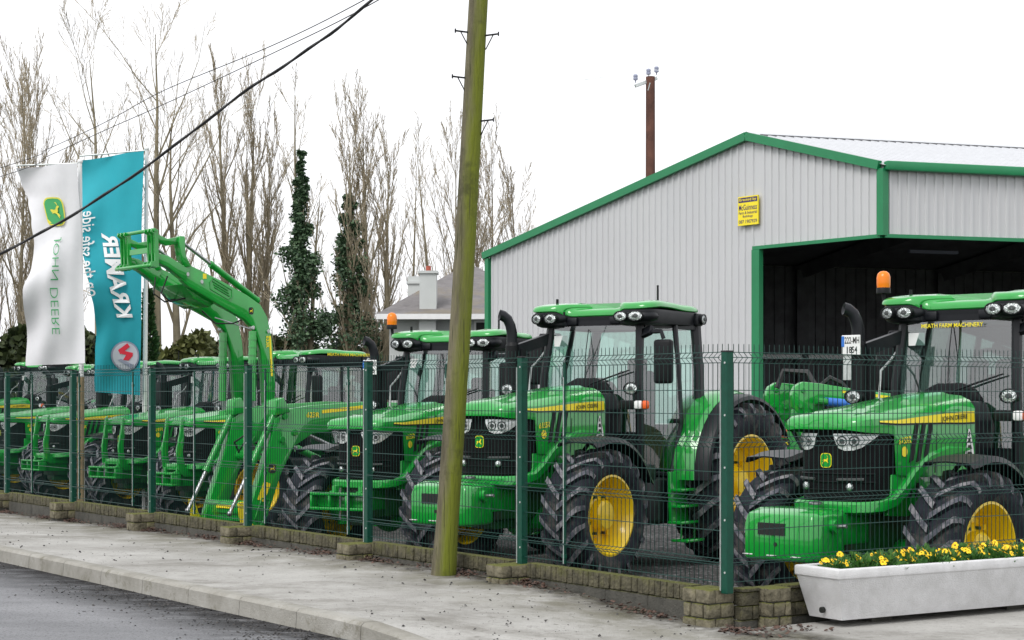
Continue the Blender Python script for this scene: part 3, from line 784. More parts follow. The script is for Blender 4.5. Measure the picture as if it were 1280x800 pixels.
def add_beacon(T, two=False):
    mb = MB(); mb.tube([(1.30, -.78, 2.80), (1.32, -.89, 2.90), (1.32, -.90, 3.0)], .022, 6); mb.lathe([(.0, 2.98), (.07, 2.985), (.07, 3.03), (.06, 3.05)], 14, o=(1.32, -.90, 0)); b = mb.build('beacon_base', M['black'], T)
    mb = MB(); mb.lathe([(.064, 3.035), (.068, 3.08), (.068, 3.14), (.056, 3.18), (.03, 3.20), (.001, 3.205)], 16, o=(1.32, -.90, 0)); mb.build('beacon_lamp', M['amber'], b, smooth=50)
def add_plate(T, l1, l2):
    mb = MB(); mb.box((2.02, -.79, 2.46), (.012, .21, .19)); p = mb.build('number_plate', M['white'], T, bevel=.004, seg=1)
    mb = MB(); mb.box((2.028, -.79 - .088, 2.495), (.004, .03, .10)); mb.build('plate_blue_band', M['blue'], p)
    mb = MB()
    f = lambda y0, z0: (lambda a, b: Vector((2.0285, y0 + a, z0 + b)))
    put_text(mb, l1, f(-.79 - .068, 2.475), W=.165, H=.062, offset=.01); put_text(mb, l2, f(-.79 - .04, 2.385), W=.115, H=.062, offset=.01)
    mb.build('plate_lettering', M['ink'], p)
    mb = MB(); mb.box((2.01, -.84, 2.26), (.006, .09, .26)); mb.build('plate_bracket', M['galv'], p)
def add_screen_banner(T, words):
    mb = MB(); put_text(mb, words, lambda a, b: Vector((1.535, -.33 + a, 2.62 + b)), W=.66, H=.040, offset=.012); mb.build('screen_lettering', M['decal'], T)
def add_roof_words(T, words):
    mb = MB(); put_text(mb, words, lambda a, b: Vector((1.20 - a, .815 - .055 * (a / 1.2), 2.842 + b)), W=.9, H=.05, offset=.012); mb.build('roof_lettering', M['decal'], T)

def arm_bits(parent, poly, ys, th, matk='green', mirror=True):
    for y in ys:
        mb = MB(); mb.prism(poly, lambda a, b, h, y=y: Vector((a, y + h, b)), -th / 2, th / 2)
        a = mb.build('boom_arm', M[matk], parent, bevel=.012)
        yield y, a
def cyl(parent, p, q, r, split=.55, name='cylinder'):
    p, q = Vector(p), Vector(q); m_ = p + (q - p) * split
    mb = MB(); mb.tube([p, m_], r, 12); mb.ball(p, r * 1.15, 10, 6); mb.tube([m_ - (q - p) * .02, m_ + (q - p) * .01], r * 1.12, 12); c = mb.build(name, M['green2'], parent, smooth=40)
    mb = MB(); mb.tube([m_, q], r * .55, 10); mb.ball(q, r * .8, 10, 6); mb.build(name + '_rod', M['steel'], parent, smooth=40)
def deer_sticker(parent, c, s=1, size=.13):
    """round black plate with the yellow leaping deer on the outside of an arm; c = centre (x, y, z)"""
    mb = MB(); sh = badge_shape(20, 3.2)
    fn = lambda a, b, l: Vector((c[0] - (a - .5) * size, c[1] + s * (.002 + l), c[2] + (b - .5) * size))
    mb.add([fn(a, b, 0) for a, b in sh], [tuple(range(len(sh)))], 0)
    deer(mb, lambda a, b: fn(.14 + a * .72, .16 + b * .70, .003), 1)
    mb.build('leaping_deer_sticker', [M['ink'], M['decal']], parent)

def add_raised_loader(T):
    L = empty('front_loader', parent=T); L.scale = (.71, 1, .91); L.location = (1.66 * .29 + .47, 0, 1.95 * .09)
    ys = (.47, -.47)
    px, pz = 1.66, 1.95
    mb = MB()
    for y in ys:
        mb.prism([(1.50, .85), (1.85, .85), (1.88, 2.02), (1.78, 2.12), (1.56, 2.10), (1.50, 1.9)], lambda a, b, h, y=y: Vector((a, y + (.06 if y > 0 else -.06) + h, b)), -.07, .07)
    mb.build('loader_mast', M['green'], L, bevel=.012)
    poly = [(1.56, 1.86), (1.80, 1.86), (1.86, 2.40), (1.93, 3.0), (2.08, 3.38), (2.35, 3.56), (3.02, 3.80), (3.86, 4.12), (4.00, 4.22), (4.02, 4.42), (3.90, 4.52), (3.72, 4.46), (3.00, 4.24), (2.30, 4.00), (1.95, 3.84), (1.76, 3.62), (1.63, 3.2), (1.55, 2.5)]
    for y, a in arm_bits(L, poly, ys, .13):
        s = 1 if y > 0 else -1
        mb = MB(); mb.prism([(1.615, 2.55), (1.665, 2.55), (1.72, 3.28), (1.67, 3.28)], lambda a_, b, h: Vector((a_, y + s * (.066 + h), b)), 0, .004); mb.build('yellow_stripe', M['decal'], a)
        mb = MB(); put_text(mb, '623R', lambda a_, b: Vector((1.80 - b * 1.0, y + s * .072, 3.28 - a_)), W=.22, H=.075, offset=.02); mb.build('lettering', M['decal'], a)
        deer_sticker(a, (2.20, y + s * .066, 3.72), s)
        mb = MB()
        for k, off in enumerate((-.05, .0, .05)):
            mb.tube([(2.80 + off * .4, y + s * .066, 4.02 + off), (3.20 + off * .4, y + s * .066, 4.17 + off)], .018, 6)
        mb.tube([(2.72, y + s * .067, 3.95), (2.72, y + s * .067, 4.08), (3.22, y + s * .067, 4.27), (3.30, y + s * .067, 4.20), (3.28, y + s * .067, 4.08), (2.80, y + s * .067, 3.9), (2.72, y + s * .067, 3.95)], .012, 6)
        mb.build('pressed_rib', M['green2'], a)
        for (bx_, bz_) in ((1.68, 1.95), (1.74, 3.36), (3.86, 4.32), (3.5, 4.2), (2.15, 3.42)):
            mb = MB(); mb.tube([(bx_, y - s * .02, bz_), (bx_, y + s * .085, bz_)], .035, 10); mb.build('pivot_pin', M['galv'], a)
        mb = MB(); mb.box((3.42, y + s * .067, 4.30), (.09, .004, .09)); mb.build('warning_sticker', M['decal'], a)
        # lift cylinder, bellows
        mb = MB()
        mb.tube([(2.12, y, 2.1), (2.10, y, 3.36)], [.085, .085], 12)
        for k in range(6): mb.tube([(2.12 - .003 * k, y, 2.5 + k * .14), (2.12 - .003 * k, y, 2.53 + k * .14)], .094, 12)
        mb.build('lift_cylinder', M['green'], L, smooth=40)
        mb = MB(); mb.tube([(2.02, y, 1.55), (2.12, y, 2.1)], .045, 10); mb.build('cylinder_rod', M['steel'], L)
        # tilt cylinder along the top of the arm
        cyl(L, (1.98, y, 3.92), (4.02, y, 4.92), .058, .60, 'tilt_cylinder')
        # rocker link at the tip
        mb = MB()
        mb.prism([(3.78, 4.46), (3.92, 4.44), (4.02, 4.58), (4.10, 4.88), (4.06, 4.98), (3.94, 4.98), (3.92, 4.66)], lambda a_, b, h, y=y: Vector((a_, y + h, b)), -.09, .09)
        mb.prism([(4.0, 4.98), (4.0, 4.86), (4.35, 4.80), (4.62, 4.88), (4.62, 5.0), (4.35, 4.92)], lambda a_, b, h, y=y: Vector((a_, y + h, b)), -.05, .05)
        mb.prism([(3.80, 4.40), (3.92, 4.20), (4.35, 4.42), (4.62, 4.50), (4.62, 4.66), (4.35, 4.62)], lambda a_, b, h, y=y: Vector((a_, y + h, b)), -.08, .08)
        mb.build('tilt_link', M['green'], L, bevel=.01)
    mb = MB()
    mb.box((3.05, 0, 3.95), (.34, .88, .20)); mb.prism([(3.0, 3.86), (3.3, 3.98), (3.9, 4.16), (3.6, 3.90), (3.2, 3.76)], lambda a, b, h: Vector((a, h, b)), -.42, .42)
    mb.build('cross_tube', M['green'], L, bevel=.03)
    mb = MB()
    for y in (.56, .46, .34, -.34, -.46, -.56):
        mb.prism([(4.60, 4.42), (4.66, 4.40), (4.84, 4.44), (4.80, 4.50), (4.70, 4.52), (4.72, 4.98), (4.80, 5.02), (4.78, 5.08), (4.62, 5.06)], lambda a, b, h, y=y: Vector((a, y + h, b)), -.016, .016)
    mb.tube([(4.80, -.60, 4.44), (4.80, .60, 4.44)], .035, 8); mb.tube([(4.72, -.60, 5.05), (4.72, .60, 5.05)], .035, 8)
    mb.box((4.66, 0, 4.72), (.04, .70, .10))
    mb.build('implement_carrier', M['green'], L, bevel=.004, seg=1)
    mb = MB()
    for y0 in (.2, -.2):
        mb.tube([(4.1, y0, 4.3), (4.2, y0 * .6, 4.0), (3.95, y0 * .4, 3.86), (3.5, y0, 3.95), (3.1, y0 * .5, 3.8)], .016, 6)
    mb.tube([(2.9, -.2, 3.74), (2.7, .0, 3.5), (2.4, .2, 3.5), (2.2, .38, 3.6)], .014, 6)
    mb.tube([(1.75, .30, 3.2), (1.9, .25, 2.8), (1.8, .28, 2.3)], .016, 6)
    mb.build('hose', M['rubber'], L)
    mb = MB(); mb.tube([(2.1, .40, 3.40), (2.55, -.2, 3.62)], .012, 6); mb.build('steel_pipe', M['steel'], L)
    mb = MB(); mb.box((1.80, .33, 2.75), (.06, .03, .5)); mb.build('rubber_stop', M['rubber'], L, bevel=.02)

LOADER_POLY = [(1.25, 1.74), (1.30, 2.02), (2.4, 2.06), (3.55, 2.00), (4.00, 1.94), (4.22, 1.80), (4.26, 1.58), (4.36, 1.30), (4.62, .62), (4.74, .30), (4.72, .12), (4.55, .08), (4.42, .22), (4.10, 1.02), (3.86, 1.40), (3.52, 1.58), (2.6, 1.66)]
def make_low_loader(name, ys=(.52, -.52), words='623R'):
    L = empty(name)
    for y, a in arm_bits(L, LOADER_POLY, ys, .13):
        s = 1 if y > 0 else -1
        mb = MB(); mb.prism([(3.35, 1.93), (3.35, 1.88), (2.2, 1.97), (2.2, 2.03)], lambda a_, b, h: Vector((a_, y + s * (.066 + h), b)), 0, .004); mb.build('yellow_stripe', M['decal'], a)
        mb = MB(); put_text(mb, words, lambda a_, b: Vector((3.64 - a_ if s > 0 else 3.42 + a_, y + s * .071, 1.82 + b)), W=.24, H=.08, offset=.02, shear=.1); mb.build('lettering', M['decal'], a)
        deer_sticker(a, (4.27, y + s * .066, 1.08), s, .14)
        mb = MB(); mb.prism([(4.30, .86), (4.42, .90), (4.54, .64), (4.42, .60)], lambda a_, b, h: Vector((a_, y + s * (.066 + h), b)), 0, .003); mb.build('warning_sticker', M['decal'], a)
        mb = MB()
        mb.tube([(4.32, y + s * .066, .62), (4.46, y + s * .066, .66), (4.58, y + s * .066, .36), (4.50, y + s * .066, .24), (4.40, y + s * .066, .36), (4.32, y + s * .066, .62)], .014, 6)
        mb.build('pressed_rib', M['green2'], a)
        for (bx_, bz_) in ((1.4, 1.88), (4.05, 1.84), (3.86, 1.60), (4.62, .22), (4.1, 1.5)):
            mb = MB(); mb.tube([(bx_, y - s * .02, bz_), (bx_, y + s * .10, bz_)], .045, 10); mb.build('pivot_pin', M['green2'], a)
        cyl(L, (4.12, y, 1.98), (4.98, y, .45), .052, .62, 'tilt_cylinder')
        cyl(L, (2.0, y, .95), (3.7, y, 1.62), .055, .55, 'lift_cylinder')
        mb = MB(); mb.prism([(3.95, 1.9), (4.08, 2.12), (4.22, 2.08), (4.24, 1.85)], lambda a_, b, h, y=y: Vector((a_, y + h, b)), -.10, .10); mb.build('rocker_link', M['green'], L, bevel=.02)
        mb = MB(); mb.prism([(4.66, .08), (4.86, .34), (4.90, .60), (4.82, .62), (4.74, .40), (4.62, .25)], lambda a_, b, h, y=y: Vector((a_, y + s * .09 + h, b)), -.02, .02); mb.build('hook', M['decal'], L)
        mb = MB(); mb.prism([(1.25, .05), (1.5, .05), (1.62, 1.70), (1.55, 1.98), (1.3, 1.98), (1.25, 1.6)], lambda a_, b, h, y=y: Vector((a_, y - s * .14 + h, b)), -.05, .05); mb.build('loader_mast', M['green'], L, bevel=.015)
    yw = abs(ys[0])
    mb = MB(); mb.box((4.56, 0, .46), (.20, yw * 2 - .1, .30)); mb.box((4.665, 0, .50), (.06, yw * 1.2, .16))
    ct = mb.build('cross_tube', M['green'], L, bevel=.02)
    mb = MB(); mb.tube([(4.10, -yw, 1.25), (4.10, yw, 1.25)], .075, 12); mb.build('torsion_tube', M['green'], L)
    mb = MB(); mb.box((4.713, 0, .52), (.004, .36, .045)); mb.build('yellow_sticker', M['decal'], ct)
    mb = MB(); mb.tube([(4.2, .2, 1.3), (4.35, .0, 1.55), (4.3, -.3, 1.45), (4.15, -.4, 1.3)], .016, 6); mb.tube([(4.2, .3, 1.25), (4.42, .1, 1.45), (4.3, -.2, 1.3)], .014, 6); mb.build('hose', M['rubber'], L)
    return L

def place_by_nose(T, u, s_nose, phi, label, z=None, sc_=1.0):
    """nose (x = NOSE, y = 0) seen at photo column u with s_nose pixels per metre, axis phi degrees off the view axis"""
    Y = F / s_nose; X = (u - 640) / s_nose
    p = R(phi)
    fwd = Vector((-math.sin(p), -math.cos(p), 0))
    r = Vector((X, Y, 0)) - fwd * NOSE * sc_
    mid = r + fwd * 1.4
    r.z = yard_at(mid.x, mid.y) if z is None else z
    T.location = r; T.rotation_euler = (0, 0, -R(90 + phi)); T.scale = (sc_,) * 3
    tag(T, label, 'tractor', 'green tractors parked behind the fence')
    return T
# ================================================================== GROUND
def ground_mat(kind):
    m = bpy.data.materials.new(kind); m.use_nodes = True; nt = m.node_tree; b = nt.nodes['Principled BSDF']; L = nt.links.new
    ge = _n(nt, 'ShaderNodeNewGeometry')
    def noise(scale, detail=6, rough=.6, stretch=None):
        n = _n(nt, 'ShaderNodeTexNoise', Scale=scale, Detail=float(detail), Roughness=rough)
        if stretch:
            mp = _n(nt, 'ShaderNodeMapping'); mp.inputs['Rotation'].default_value = (0, 0, math.atan2(-D.x, D.y) * -1 if False else -math.atan2(D.y, D.x)); mp.inputs['Scale'].default_value = stretch
            L(ge.outputs['Position'], mp.inputs['Vector']); L(mp.outputs[0], n.inputs['Vector'])
        else: L(ge.outputs['Position'], n.inputs['Vector'])
        return n.outputs[0]
    def rng(v, a, b_, c=0.0, d=1.0):
        r = _n(nt, 'ShaderNodeMapRange'); r.inputs[1].default_value = a; r.inputs[2].default_value = b_; r.inputs[3].default_value = c; r.inputs[4].default_value = d
        L(v, r.inputs[0]); return r.outputs[0]
    def mix(a, b_, f):
        x = _n(nt, 'ShaderNodeMix', data_type='RGBA')
        for i, c in ((6, a), (7, b_)):
            if isinstance(c, tuple): x.inputs[i].default_value = (*c, 1)
            else: L(c, x.inputs[i])
        if isinstance(f, float): x.inputs[0].default_value = f
        else: L(f, x.inputs[0])
        return x.outputs[2]
    def math_(op, a, b_):
        x = _n(nt, 'ShaderNodeMath', operation=op); x.use_clamp = op != 'ADD'
        for i, c in ((0, a), (1, b_)):
            if isinstance(c, float): x.inputs[i].default_value = c
            else: L(c, x.inputs[i])
        return x.outputs[0]
    def dist_n():       # metres in front of the wall
        d = _n(nt, 'ShaderNodeVectorMath', operation='DOT_PRODUCT'); d.inputs[1].default_value = N
        s = _n(nt, 'ShaderNodeVectorMath', operation='SUBTRACT'); s.inputs[1].default_value = P0
        L(ge.outputs['Position'], s.inputs[0]); L(s.outputs[0], d.inputs[0]); return d.outputs['Value']
    h = None
    if kind == 'pavement_concrete':
        b.inputs['Roughness'].default_value = .8
        c = mix((.30, .292, .272), (.44, .432, .41), rng(noise(.8, 8, .65), .35, .65))
        c = mix(c, (.115, .105, .085), rng(noise(1.0, 9, .74, (.8, 1.25, 1)), .50, .70, 0, .7))
        c = mix(c, (.10, .093, .08), rng(noise(9, 6, .7), .60, .72, 0, .7))
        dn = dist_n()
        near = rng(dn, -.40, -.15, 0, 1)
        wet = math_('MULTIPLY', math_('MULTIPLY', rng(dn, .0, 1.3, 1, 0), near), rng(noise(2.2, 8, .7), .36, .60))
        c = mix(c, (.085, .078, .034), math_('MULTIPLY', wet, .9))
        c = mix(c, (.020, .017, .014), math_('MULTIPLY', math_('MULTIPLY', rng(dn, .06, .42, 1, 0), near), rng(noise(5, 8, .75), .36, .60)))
        c = mix(c, (.10, .095, .085), rng(noise(55, 3, .6), .66, .74, 0, .8))
        c = mix(c, (.56, .55, .53), rng(noise(38, 2, .5), .68, .76, 0, .5))
        c = mix(c, (.17, .165, .155), rng(noise(22, 4, .7), .56, .70, 0, .55))
        h = noise(70, 5); bs = .5
    elif kind == 'kerb_concrete':
        b.inputs['Roughness'].default_value = .85
        c = mix((.24, .23, .20), (.38, .37, .34), rng(noise(2.0, 8, .65), .35, .65))
        c = mix(c, (.15, .14, .10), rng(noise(5, 8, .75), .55, .68, 0, .8))
        h = noise(60, 5); bs = .5
    elif kind == 'road_asphalt':
        b.inputs['Roughness'].default_value = .62
        c = mix((.16, .162, .17), (.26, .262, .272), rng(noise(.9, 8, .68, (.55, 1.4, 1)), .36, .64))
        dn = dist_n()
        c = mix(c, (.012, .0115, .012), math_('MULTIPLY', rng(dn, 2.62, 3.35, 1, 0), rng(noise(2.2, 9, .78, (.55, 1.6, 1)), .30, .52)))
        c = mix(c, (.035, .035, .038), rng(noise(45, 4, .7), .54, .64, 0, .75))
        c = mix(c, (.36, .36, .37), rng(noise(80, 2, .5), .66, .72, 0, .5))
        h = noise(120, 4); bs = .6
    elif kind == 'yard_gravel':
        b.inputs['Roughness'].default_value = .95
        c = mix((.022, .021, .021), (.07, .068, .066), rng(noise(1.0, 7, .65), .35, .65))  # base darkened to hold the deep shade under the tractors
        c = mix(c, (.30, .30, .31), rng(noise(16, 4, .65), .54, .66, 0, .75))
        h = noise(30, 4); bs = .8
    else:
        b.inputs['Roughness'].default_value = .95
        c = mix((.022, .045, .010), (.06, .085, .025), rng(noise(.12, 8, .65), .35, .65))
        h = noise(6, 5); bs = .6
    b.inputs['Specular IOR Level'].default_value = .12
    L(c, b.inputs['Base Color'])
    bp = _n(nt, 'ShaderNodeBump', Strength=bs, Distance=.015); L(h, bp.inputs['Height']); L(bp.outputs[0], b.inputs['Normal'])
    return m

def sheet(name, ts, ns, zf, m):
    mb = MB(); mb.loft([[tn(t, n, zf(t, n)) for n in ns] for t in ts])
    o = mb.build(name, m, smooth=60); tag(o, kind='structure')
    if o.data.polygons[0].normal.z < 0: o.data.flip_normals()
    return o
fr = lambda a, b, n: [a + (b - a) * i / n for i in range(n + 1)]
KN = 2.24        # back of the kerb
TS = fr(-10, -1, 9) + fr(-.75, 6, 27) + fr(7, 30, 23) + fr(34, 70, 9)
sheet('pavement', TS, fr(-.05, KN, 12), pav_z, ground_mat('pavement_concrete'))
sheet('driveway', [-12, -8, -5, -3, -1, -.115], [-40, -20, -10, -6, -3.6, -1, -.05], lambda t, n: -.117 - .004 - .30 * min(1, max(0, (-n - 3.6) / 6)), bpy.data.materials['pavement_concrete'])
sheet('yard', [-.112, 1, 2, 4, 6, 8, 10, 13, 17, 21, 30, 40, 70], [-75, -40, -25, -18, -12, -8, -5, -3, -1, -.105], lambda t, n: yard_z(t), ground_mat('yard_gravel'))
def kerb():
    mb = MB(); kr = rnd
    t = -10.0
    while t < 60:
        L_ = .915
        for f0, f1 in ((t + .004, t + L_ - .004),):
            rows = []
            for q in (f0, (f0 + f1) / 2, f1):
                z = pav_z(q, KN)
                top = z + .004; bot = -.36
                fl = min(1, max(0, (top + .13) / .12))
                rows.append([tn(q, KN, bot), tn(q, KN, top), tn(q, KN + .012, top + .004), tn(q, KN + .115, top + .002), tn(q, KN + .14, top - .018 * fl - .002), tn(q, KN + .158, bot)])
            mb.loft(rows, 0, True, True, True)
        t += L_
    o = mb.build('kerb', ground_mat('kerb_concrete'), smooth=40); tag(o, kind='structure')
kerb()
ROADZ = -.135
sheet('road', [-30, -10, 0, 5, 10, 20, 40, 90], [2.32, 2.6, 3, 4, 5, 7, 10, 14], lambda t, n: ROADZ - .012 * max(0, 3 - n) + .0 * t, ground_mat('road_asphalt'))
mb = MB()
mb.add([(-900, -300, -1.05), (900, -300, -1.05), (900, 1500, -1.05), (-900, 1500, -1.05)], [(0, 1, 2, 3)])
tag(mb.build('ground', ground_mat('field_grass')), kind='structure')

# loose things on the ground
def scatter_bits(name, m, spots, size, flat=.5, n=5):
    mb = MB()
    for p, sz in spots:
        a0 = rnd.random() * 6.28
        up = Vector((rnd.uniform(-.5, .5), rnd.uniform(-.5, .5), 1)).normalized()
        u = up.orthogonal().normalized(); w = up.cross(u)
        ring = [p + (u * math.cos(a0 + 6.283 * k / n) * rnd.uniform(.6, 1) + w * math.sin(a0 + 6.283 * k / n) * rnd.uniform(.5, 1)) * sz + UP * sz * flat * .4 for k in range(n)]
        top = p + UP * sz * flat * rnd.uniform(.8, 1.4)
        mb.add(ring + [top], [(k, (k + 1) % n, n) for k in range(n)])
    o = mb.build(name, m, smooth=0); tag(o, kind='stuff'); return o
sp = []
for i in range(3600):
    t = rnd.uniform(-3, 26); n = rnd.uniform(.1, KN - .02)
    if math.sin(t * 1.1 + 1) + math.sin(t * .37 + n * 2) + rnd.uniform(-1.2, 2.2) < .2: continue
    sz = rnd.choice([.003, .003, .004, .004, .005, .005, .006, .007, .009, .014, .019]) * rnd.uniform(.6, 1.1)
    sp.append((tn(t, n, pav_z(t, n)), sz))
scatter_bits('pavement_grit', M['grit'], sp, 1, .8)
sp = []
for i in range(11000):
    t = rnd.uniform(-2, 34); n = KN + .16 + abs(rnd.gauss(0, .34))
    if math.sin(t * 1.7) + math.sin(t * .6 + 1) + rnd.uniform(-1.4, 1.8) < 0: continue
    sp.append((tn(t, n, ROADZ - .012 * max(0, 3 - n)), rnd.uniform(.005, .016)))
scatter_bits('kerbside_grit', M['grit'], sp, 1, .6)
sp = []
PIERS = [2.5 * k for k in range(0, 9)]
for i in range(2600):
    k = rnd.randrange(0, 9)
    if rnd.random() < .72: t = 2.5 * k + .56 + abs(rnd.gauss(0, .28)) if rnd.random() < .5 else 2.5 * k - .1 - abs(rnd.gauss(0, .22))
    else: t = rnd.uniform(0, 24)
    n = .03 + abs(rnd.gauss(0, .07))
    sp.append((tn(t, n, pav_z(t, n) + max(0, .05 - n * .3) * rnd.random()), rnd.uniform(.008, .024)))
for i in range(60):
    sp.append((tn(-.1 - abs(rnd.gauss(0, .25)), rnd.uniform(-.6, .15), -.118), rnd.uniform(.01, .03)))
scatter_bits('leaf_litter', M['leaf_dead'], sp, 1, .5, 6)
sp = []
for (t0, n0, st, sn, cnt) in ((2.2, -.9, .5, .3, 900), (4.4, -1.2, .35, .25, 500), (3.4, -2.0, .5, .4, 600), (.6, -.5, .5, .25, 700), (6, -1.5, 1.2, .4, 700), (11, -1.5, 3, .6, 700)):
    for i in range(cnt):
        t = t0 + rnd.gauss(0, st); n = min(-.12, n0 + rnd.gauss(0, sn))
        if t < .0: continue
        r_ = math.hypot((t - t0) / st, (n - n0) / sn)
        sp.append((tn(t, n, yard_z(t) + .16 * math.exp(-r_ * r_) * rnd.random()), rnd.uniform(.008, .022)))
scatter_bits('gravel', M['gravel'], sp, 1, .8)

# ================================================================== WALL, PIERS, FENCE
E = -N
ORD = ['first', 'second', 'third', 'fourth', 'fifth', 'sixth', 'seventh', 'eighth', 'ninth', 'tenth', 'eleventh', 'twelfth', 'thirteenth', 'fourteenth', 'fifteenth', 'sixteenth', 'seventeenth', 'eighteenth', 'nineteenth', 'twentieth']
NB = 9
def wall_run(name, o, along, out, t0, t1, ztop, zbot, label, stretcher=False):
    """low garden wall: a row of bricks on edge over a plinth; o + along*t, face towards out"""
    root = empty(name, o + along * t0)
    tag(root, label, 'wall', 'low brick wall bays under the fence')
    base = root.location.copy()
    P = lambda t, n, z: o + along * t + out * n + UP * z - base
    mb = MB()
    if not stretcher:
        t = t0
        while t < t1 - .02:
            w = .068 + rnd.uniform(-.006, .008); w = min(w, t1 - t)
            z = ztop(t); dn = rnd.uniform(-.006, .008); h0 = z - .112 + rnd.uniform(-.004, .004)
            mb.hexa([P(t + .004, -.10, h0), P(t + w - .004, -.10, h0), P(t + w - .004, .0 + dn, h0), P(t + .004, .0 + dn, h0), P(t + .004, -.10, z), P(t + w - .004, -.10, z), P(t + w - .004, dn - .004, z), P(t + .004, dn - .004, z)])
            t += w
        c = mb.build('coping_bricks', M['brickwall'], root, bevel=.005, seg=2)
    else:
        for row in range(2):
            t = t0 - .1 * row
            while t < t1 - .02:
                a, b_ = max(t, t0), min(t + .215, t1)
                z = ztop(a) - .03 - row * .10
                mb.hexa([P(a + .004, -.10, z - .094), P(b_ - .004, -.10, z - .094), P(b_ - .004, rnd.uniform(-.004, .006), z - .094), P(a + .004, rnd.uniform(-.004, .006), z - .094), P(a + .004, -.10, z), P(b_ - .004, -.10, z), P(b_ - .004, 0, z), P(a + .004, 0, z)])
                t += .215
        mb.hexa([P(t0, -.11, ztop(t0) - .026), P(t1, -.11, ztop(t0) - .026), P(t1, .012, ztop(t0) - .026), P(t0, .012, ztop(t0) - .026), P(t0, -.11, ztop(t0)), P(t1, -.11, ztop(t0)), P(t1, .012, ztop(t0)), P(t0, .012, ztop(t0))])
        c = mb.build('coping_bricks', M['brickwall'], root, bevel=.007, seg=2)
    mb = MB()
    k = max(1, int((t1 - t0) / .42)); rows = []
    for i in range(k):
        a, b_ = t0 + (t1 - t0) * i / k, t0 + (t1 - t0) * (i + 1) / k
        da, db = ztop(a) - (.118 if not stretcher else .23), ztop(b_) - (.118 if not stretcher else .23)
        mb.hexa([P(a + .002, -.095, zbot), P(b_ - .002, -.095, zbot), P(b_ - .002, -.012, zbot), P(a + .002, -.012, zbot), P(a + .002, -.095, da), P(b_ - .002, -.095, db), P(b_ - .002, -.012, db), P(a + .002, -.012, da)])
    mb.build('plinth', M['plinth'], root, bevel=.006, seg=1)
    return root
def brick_pier(name, o, along, out, t0, t1, n0, n1, ztop, zbot, label, courses):
    root = empty(name, o + along * (t0 + t1) / 2); tag(root, label, 'pier', 'rock faced brick piers along the wall')
    base = root.location.copy()
    P = lambda t, n, z: o + along * t + out * n + UP * z - base
    mb = MB(); h = .098
    for c in range(courses):
        z1 = ztop - c * (h + .006); z0 = z1 - h
        cuts = [t0, t0 + (t1 - t0) * (.5 if c % 2 == 0 else .28), t1] if c % 2 == 0 else [t0, t0 + (t1 - t0) * .22, t0 + (t1 - t0) * .72, t1]
        ncut = [n0, (n0 + n1) / 2, n1] if c % 2 else [n0, n0 + (n1 - n0) * .7, n1]
        for a, b_ in zip(cuts, cuts[1:]):
            for e, f in zip(ncut, ncut[1:]):
                j = lambda: rnd.uniform(-.008, .010)
                mb.hexa([P(a + .004 + j() * .3, e + .003, z0), P(b_ - .004, e + .003, z0), P(b_ - .004 + j(), f - .003 + j(), z0), P(a + .004 + j(), f - .003 + j(), z0),
                         P(a + .004 + j() * .3, e + .003, z1), P(b_ - .004, e + .003, z1), P(b_ - .004 + j(), f - .003 + j(), z1 - .003), P(a + .004 + j(), f - .003 + j(), z1 - .003)])
    b = mb.build('brickwork', M['pier'], root, bevel=.010, seg=2)
    mb = MB(); zc = ztop - courses * (h + .006)
    mb.hexa([P(t0 + .02, n0 + .01, zbot), P(t1 - .02, n0 + .01, zbot), P(t1 - .02, n1 - .025, zbot), P(t0 + .02, n1 - .025, zbot), P(t0 + .02, n0 + .01, ztop - .012), P(t1 - .02, n0 + .01, ztop - .012), P(t1 - .02, n1 - .025, ztop - .012), P(t0 + .02, n1 - .025, ztop - .012)])
    mb.build('mortar_core', M['plinth'], root)
    return root
for k in range(NB):
    t0 = 2.5 * k + (.15 if k else .35); t1 = 2.5 * (k + 1) - .10
    wall_run('garden_wall', P0, D, N, t0, t1, wall_top, -.75, ('low mossy brick wall bay beside the corner pier, under the fence' if k == 0 else 'low mossy brick wall bay, %s one from the corner pier by the planter' % ORD[k]))
for k in range(0, NB):
    t0 = 2.5 * k
    if k == 0:
        brick_pier('brick_pier', P0, D, N, .05, .34, -.15, .10, .150, -.55, 'corner brick pier with mossy top beside the white planter', 3)
    else:
        brick_pier('brick_pier', P0, D, N, t0 - .095, t0 + .145, -.09, .24, wall_top(t0) - .015, -.5, ('brick pier just right of the leaning wooden pole' if k == 1 else 'low brick pier, %s one from the corner pier with the planter' % ORD[k]), 2)
# return wall beside the driveway
zt0 = lambda t: .150
PR = P0 - D * .01
brick_pier('brick_pier', PR, E, -D, .33, .56, -.1, .10, .148, -.5, 'narrow mossy brick pier between the corner pier and the planter', 3)
wall_run('garden_wall', PR, E, -D, .155, .33, zt0, -.6, 'short mossy strip of wall between corner pier and narrow pier', True)
wall_run('garden_wall', PR, E, -D, .57, 3.9, zt0, -.75, 'dark brick return wall running behind the white planter', True)

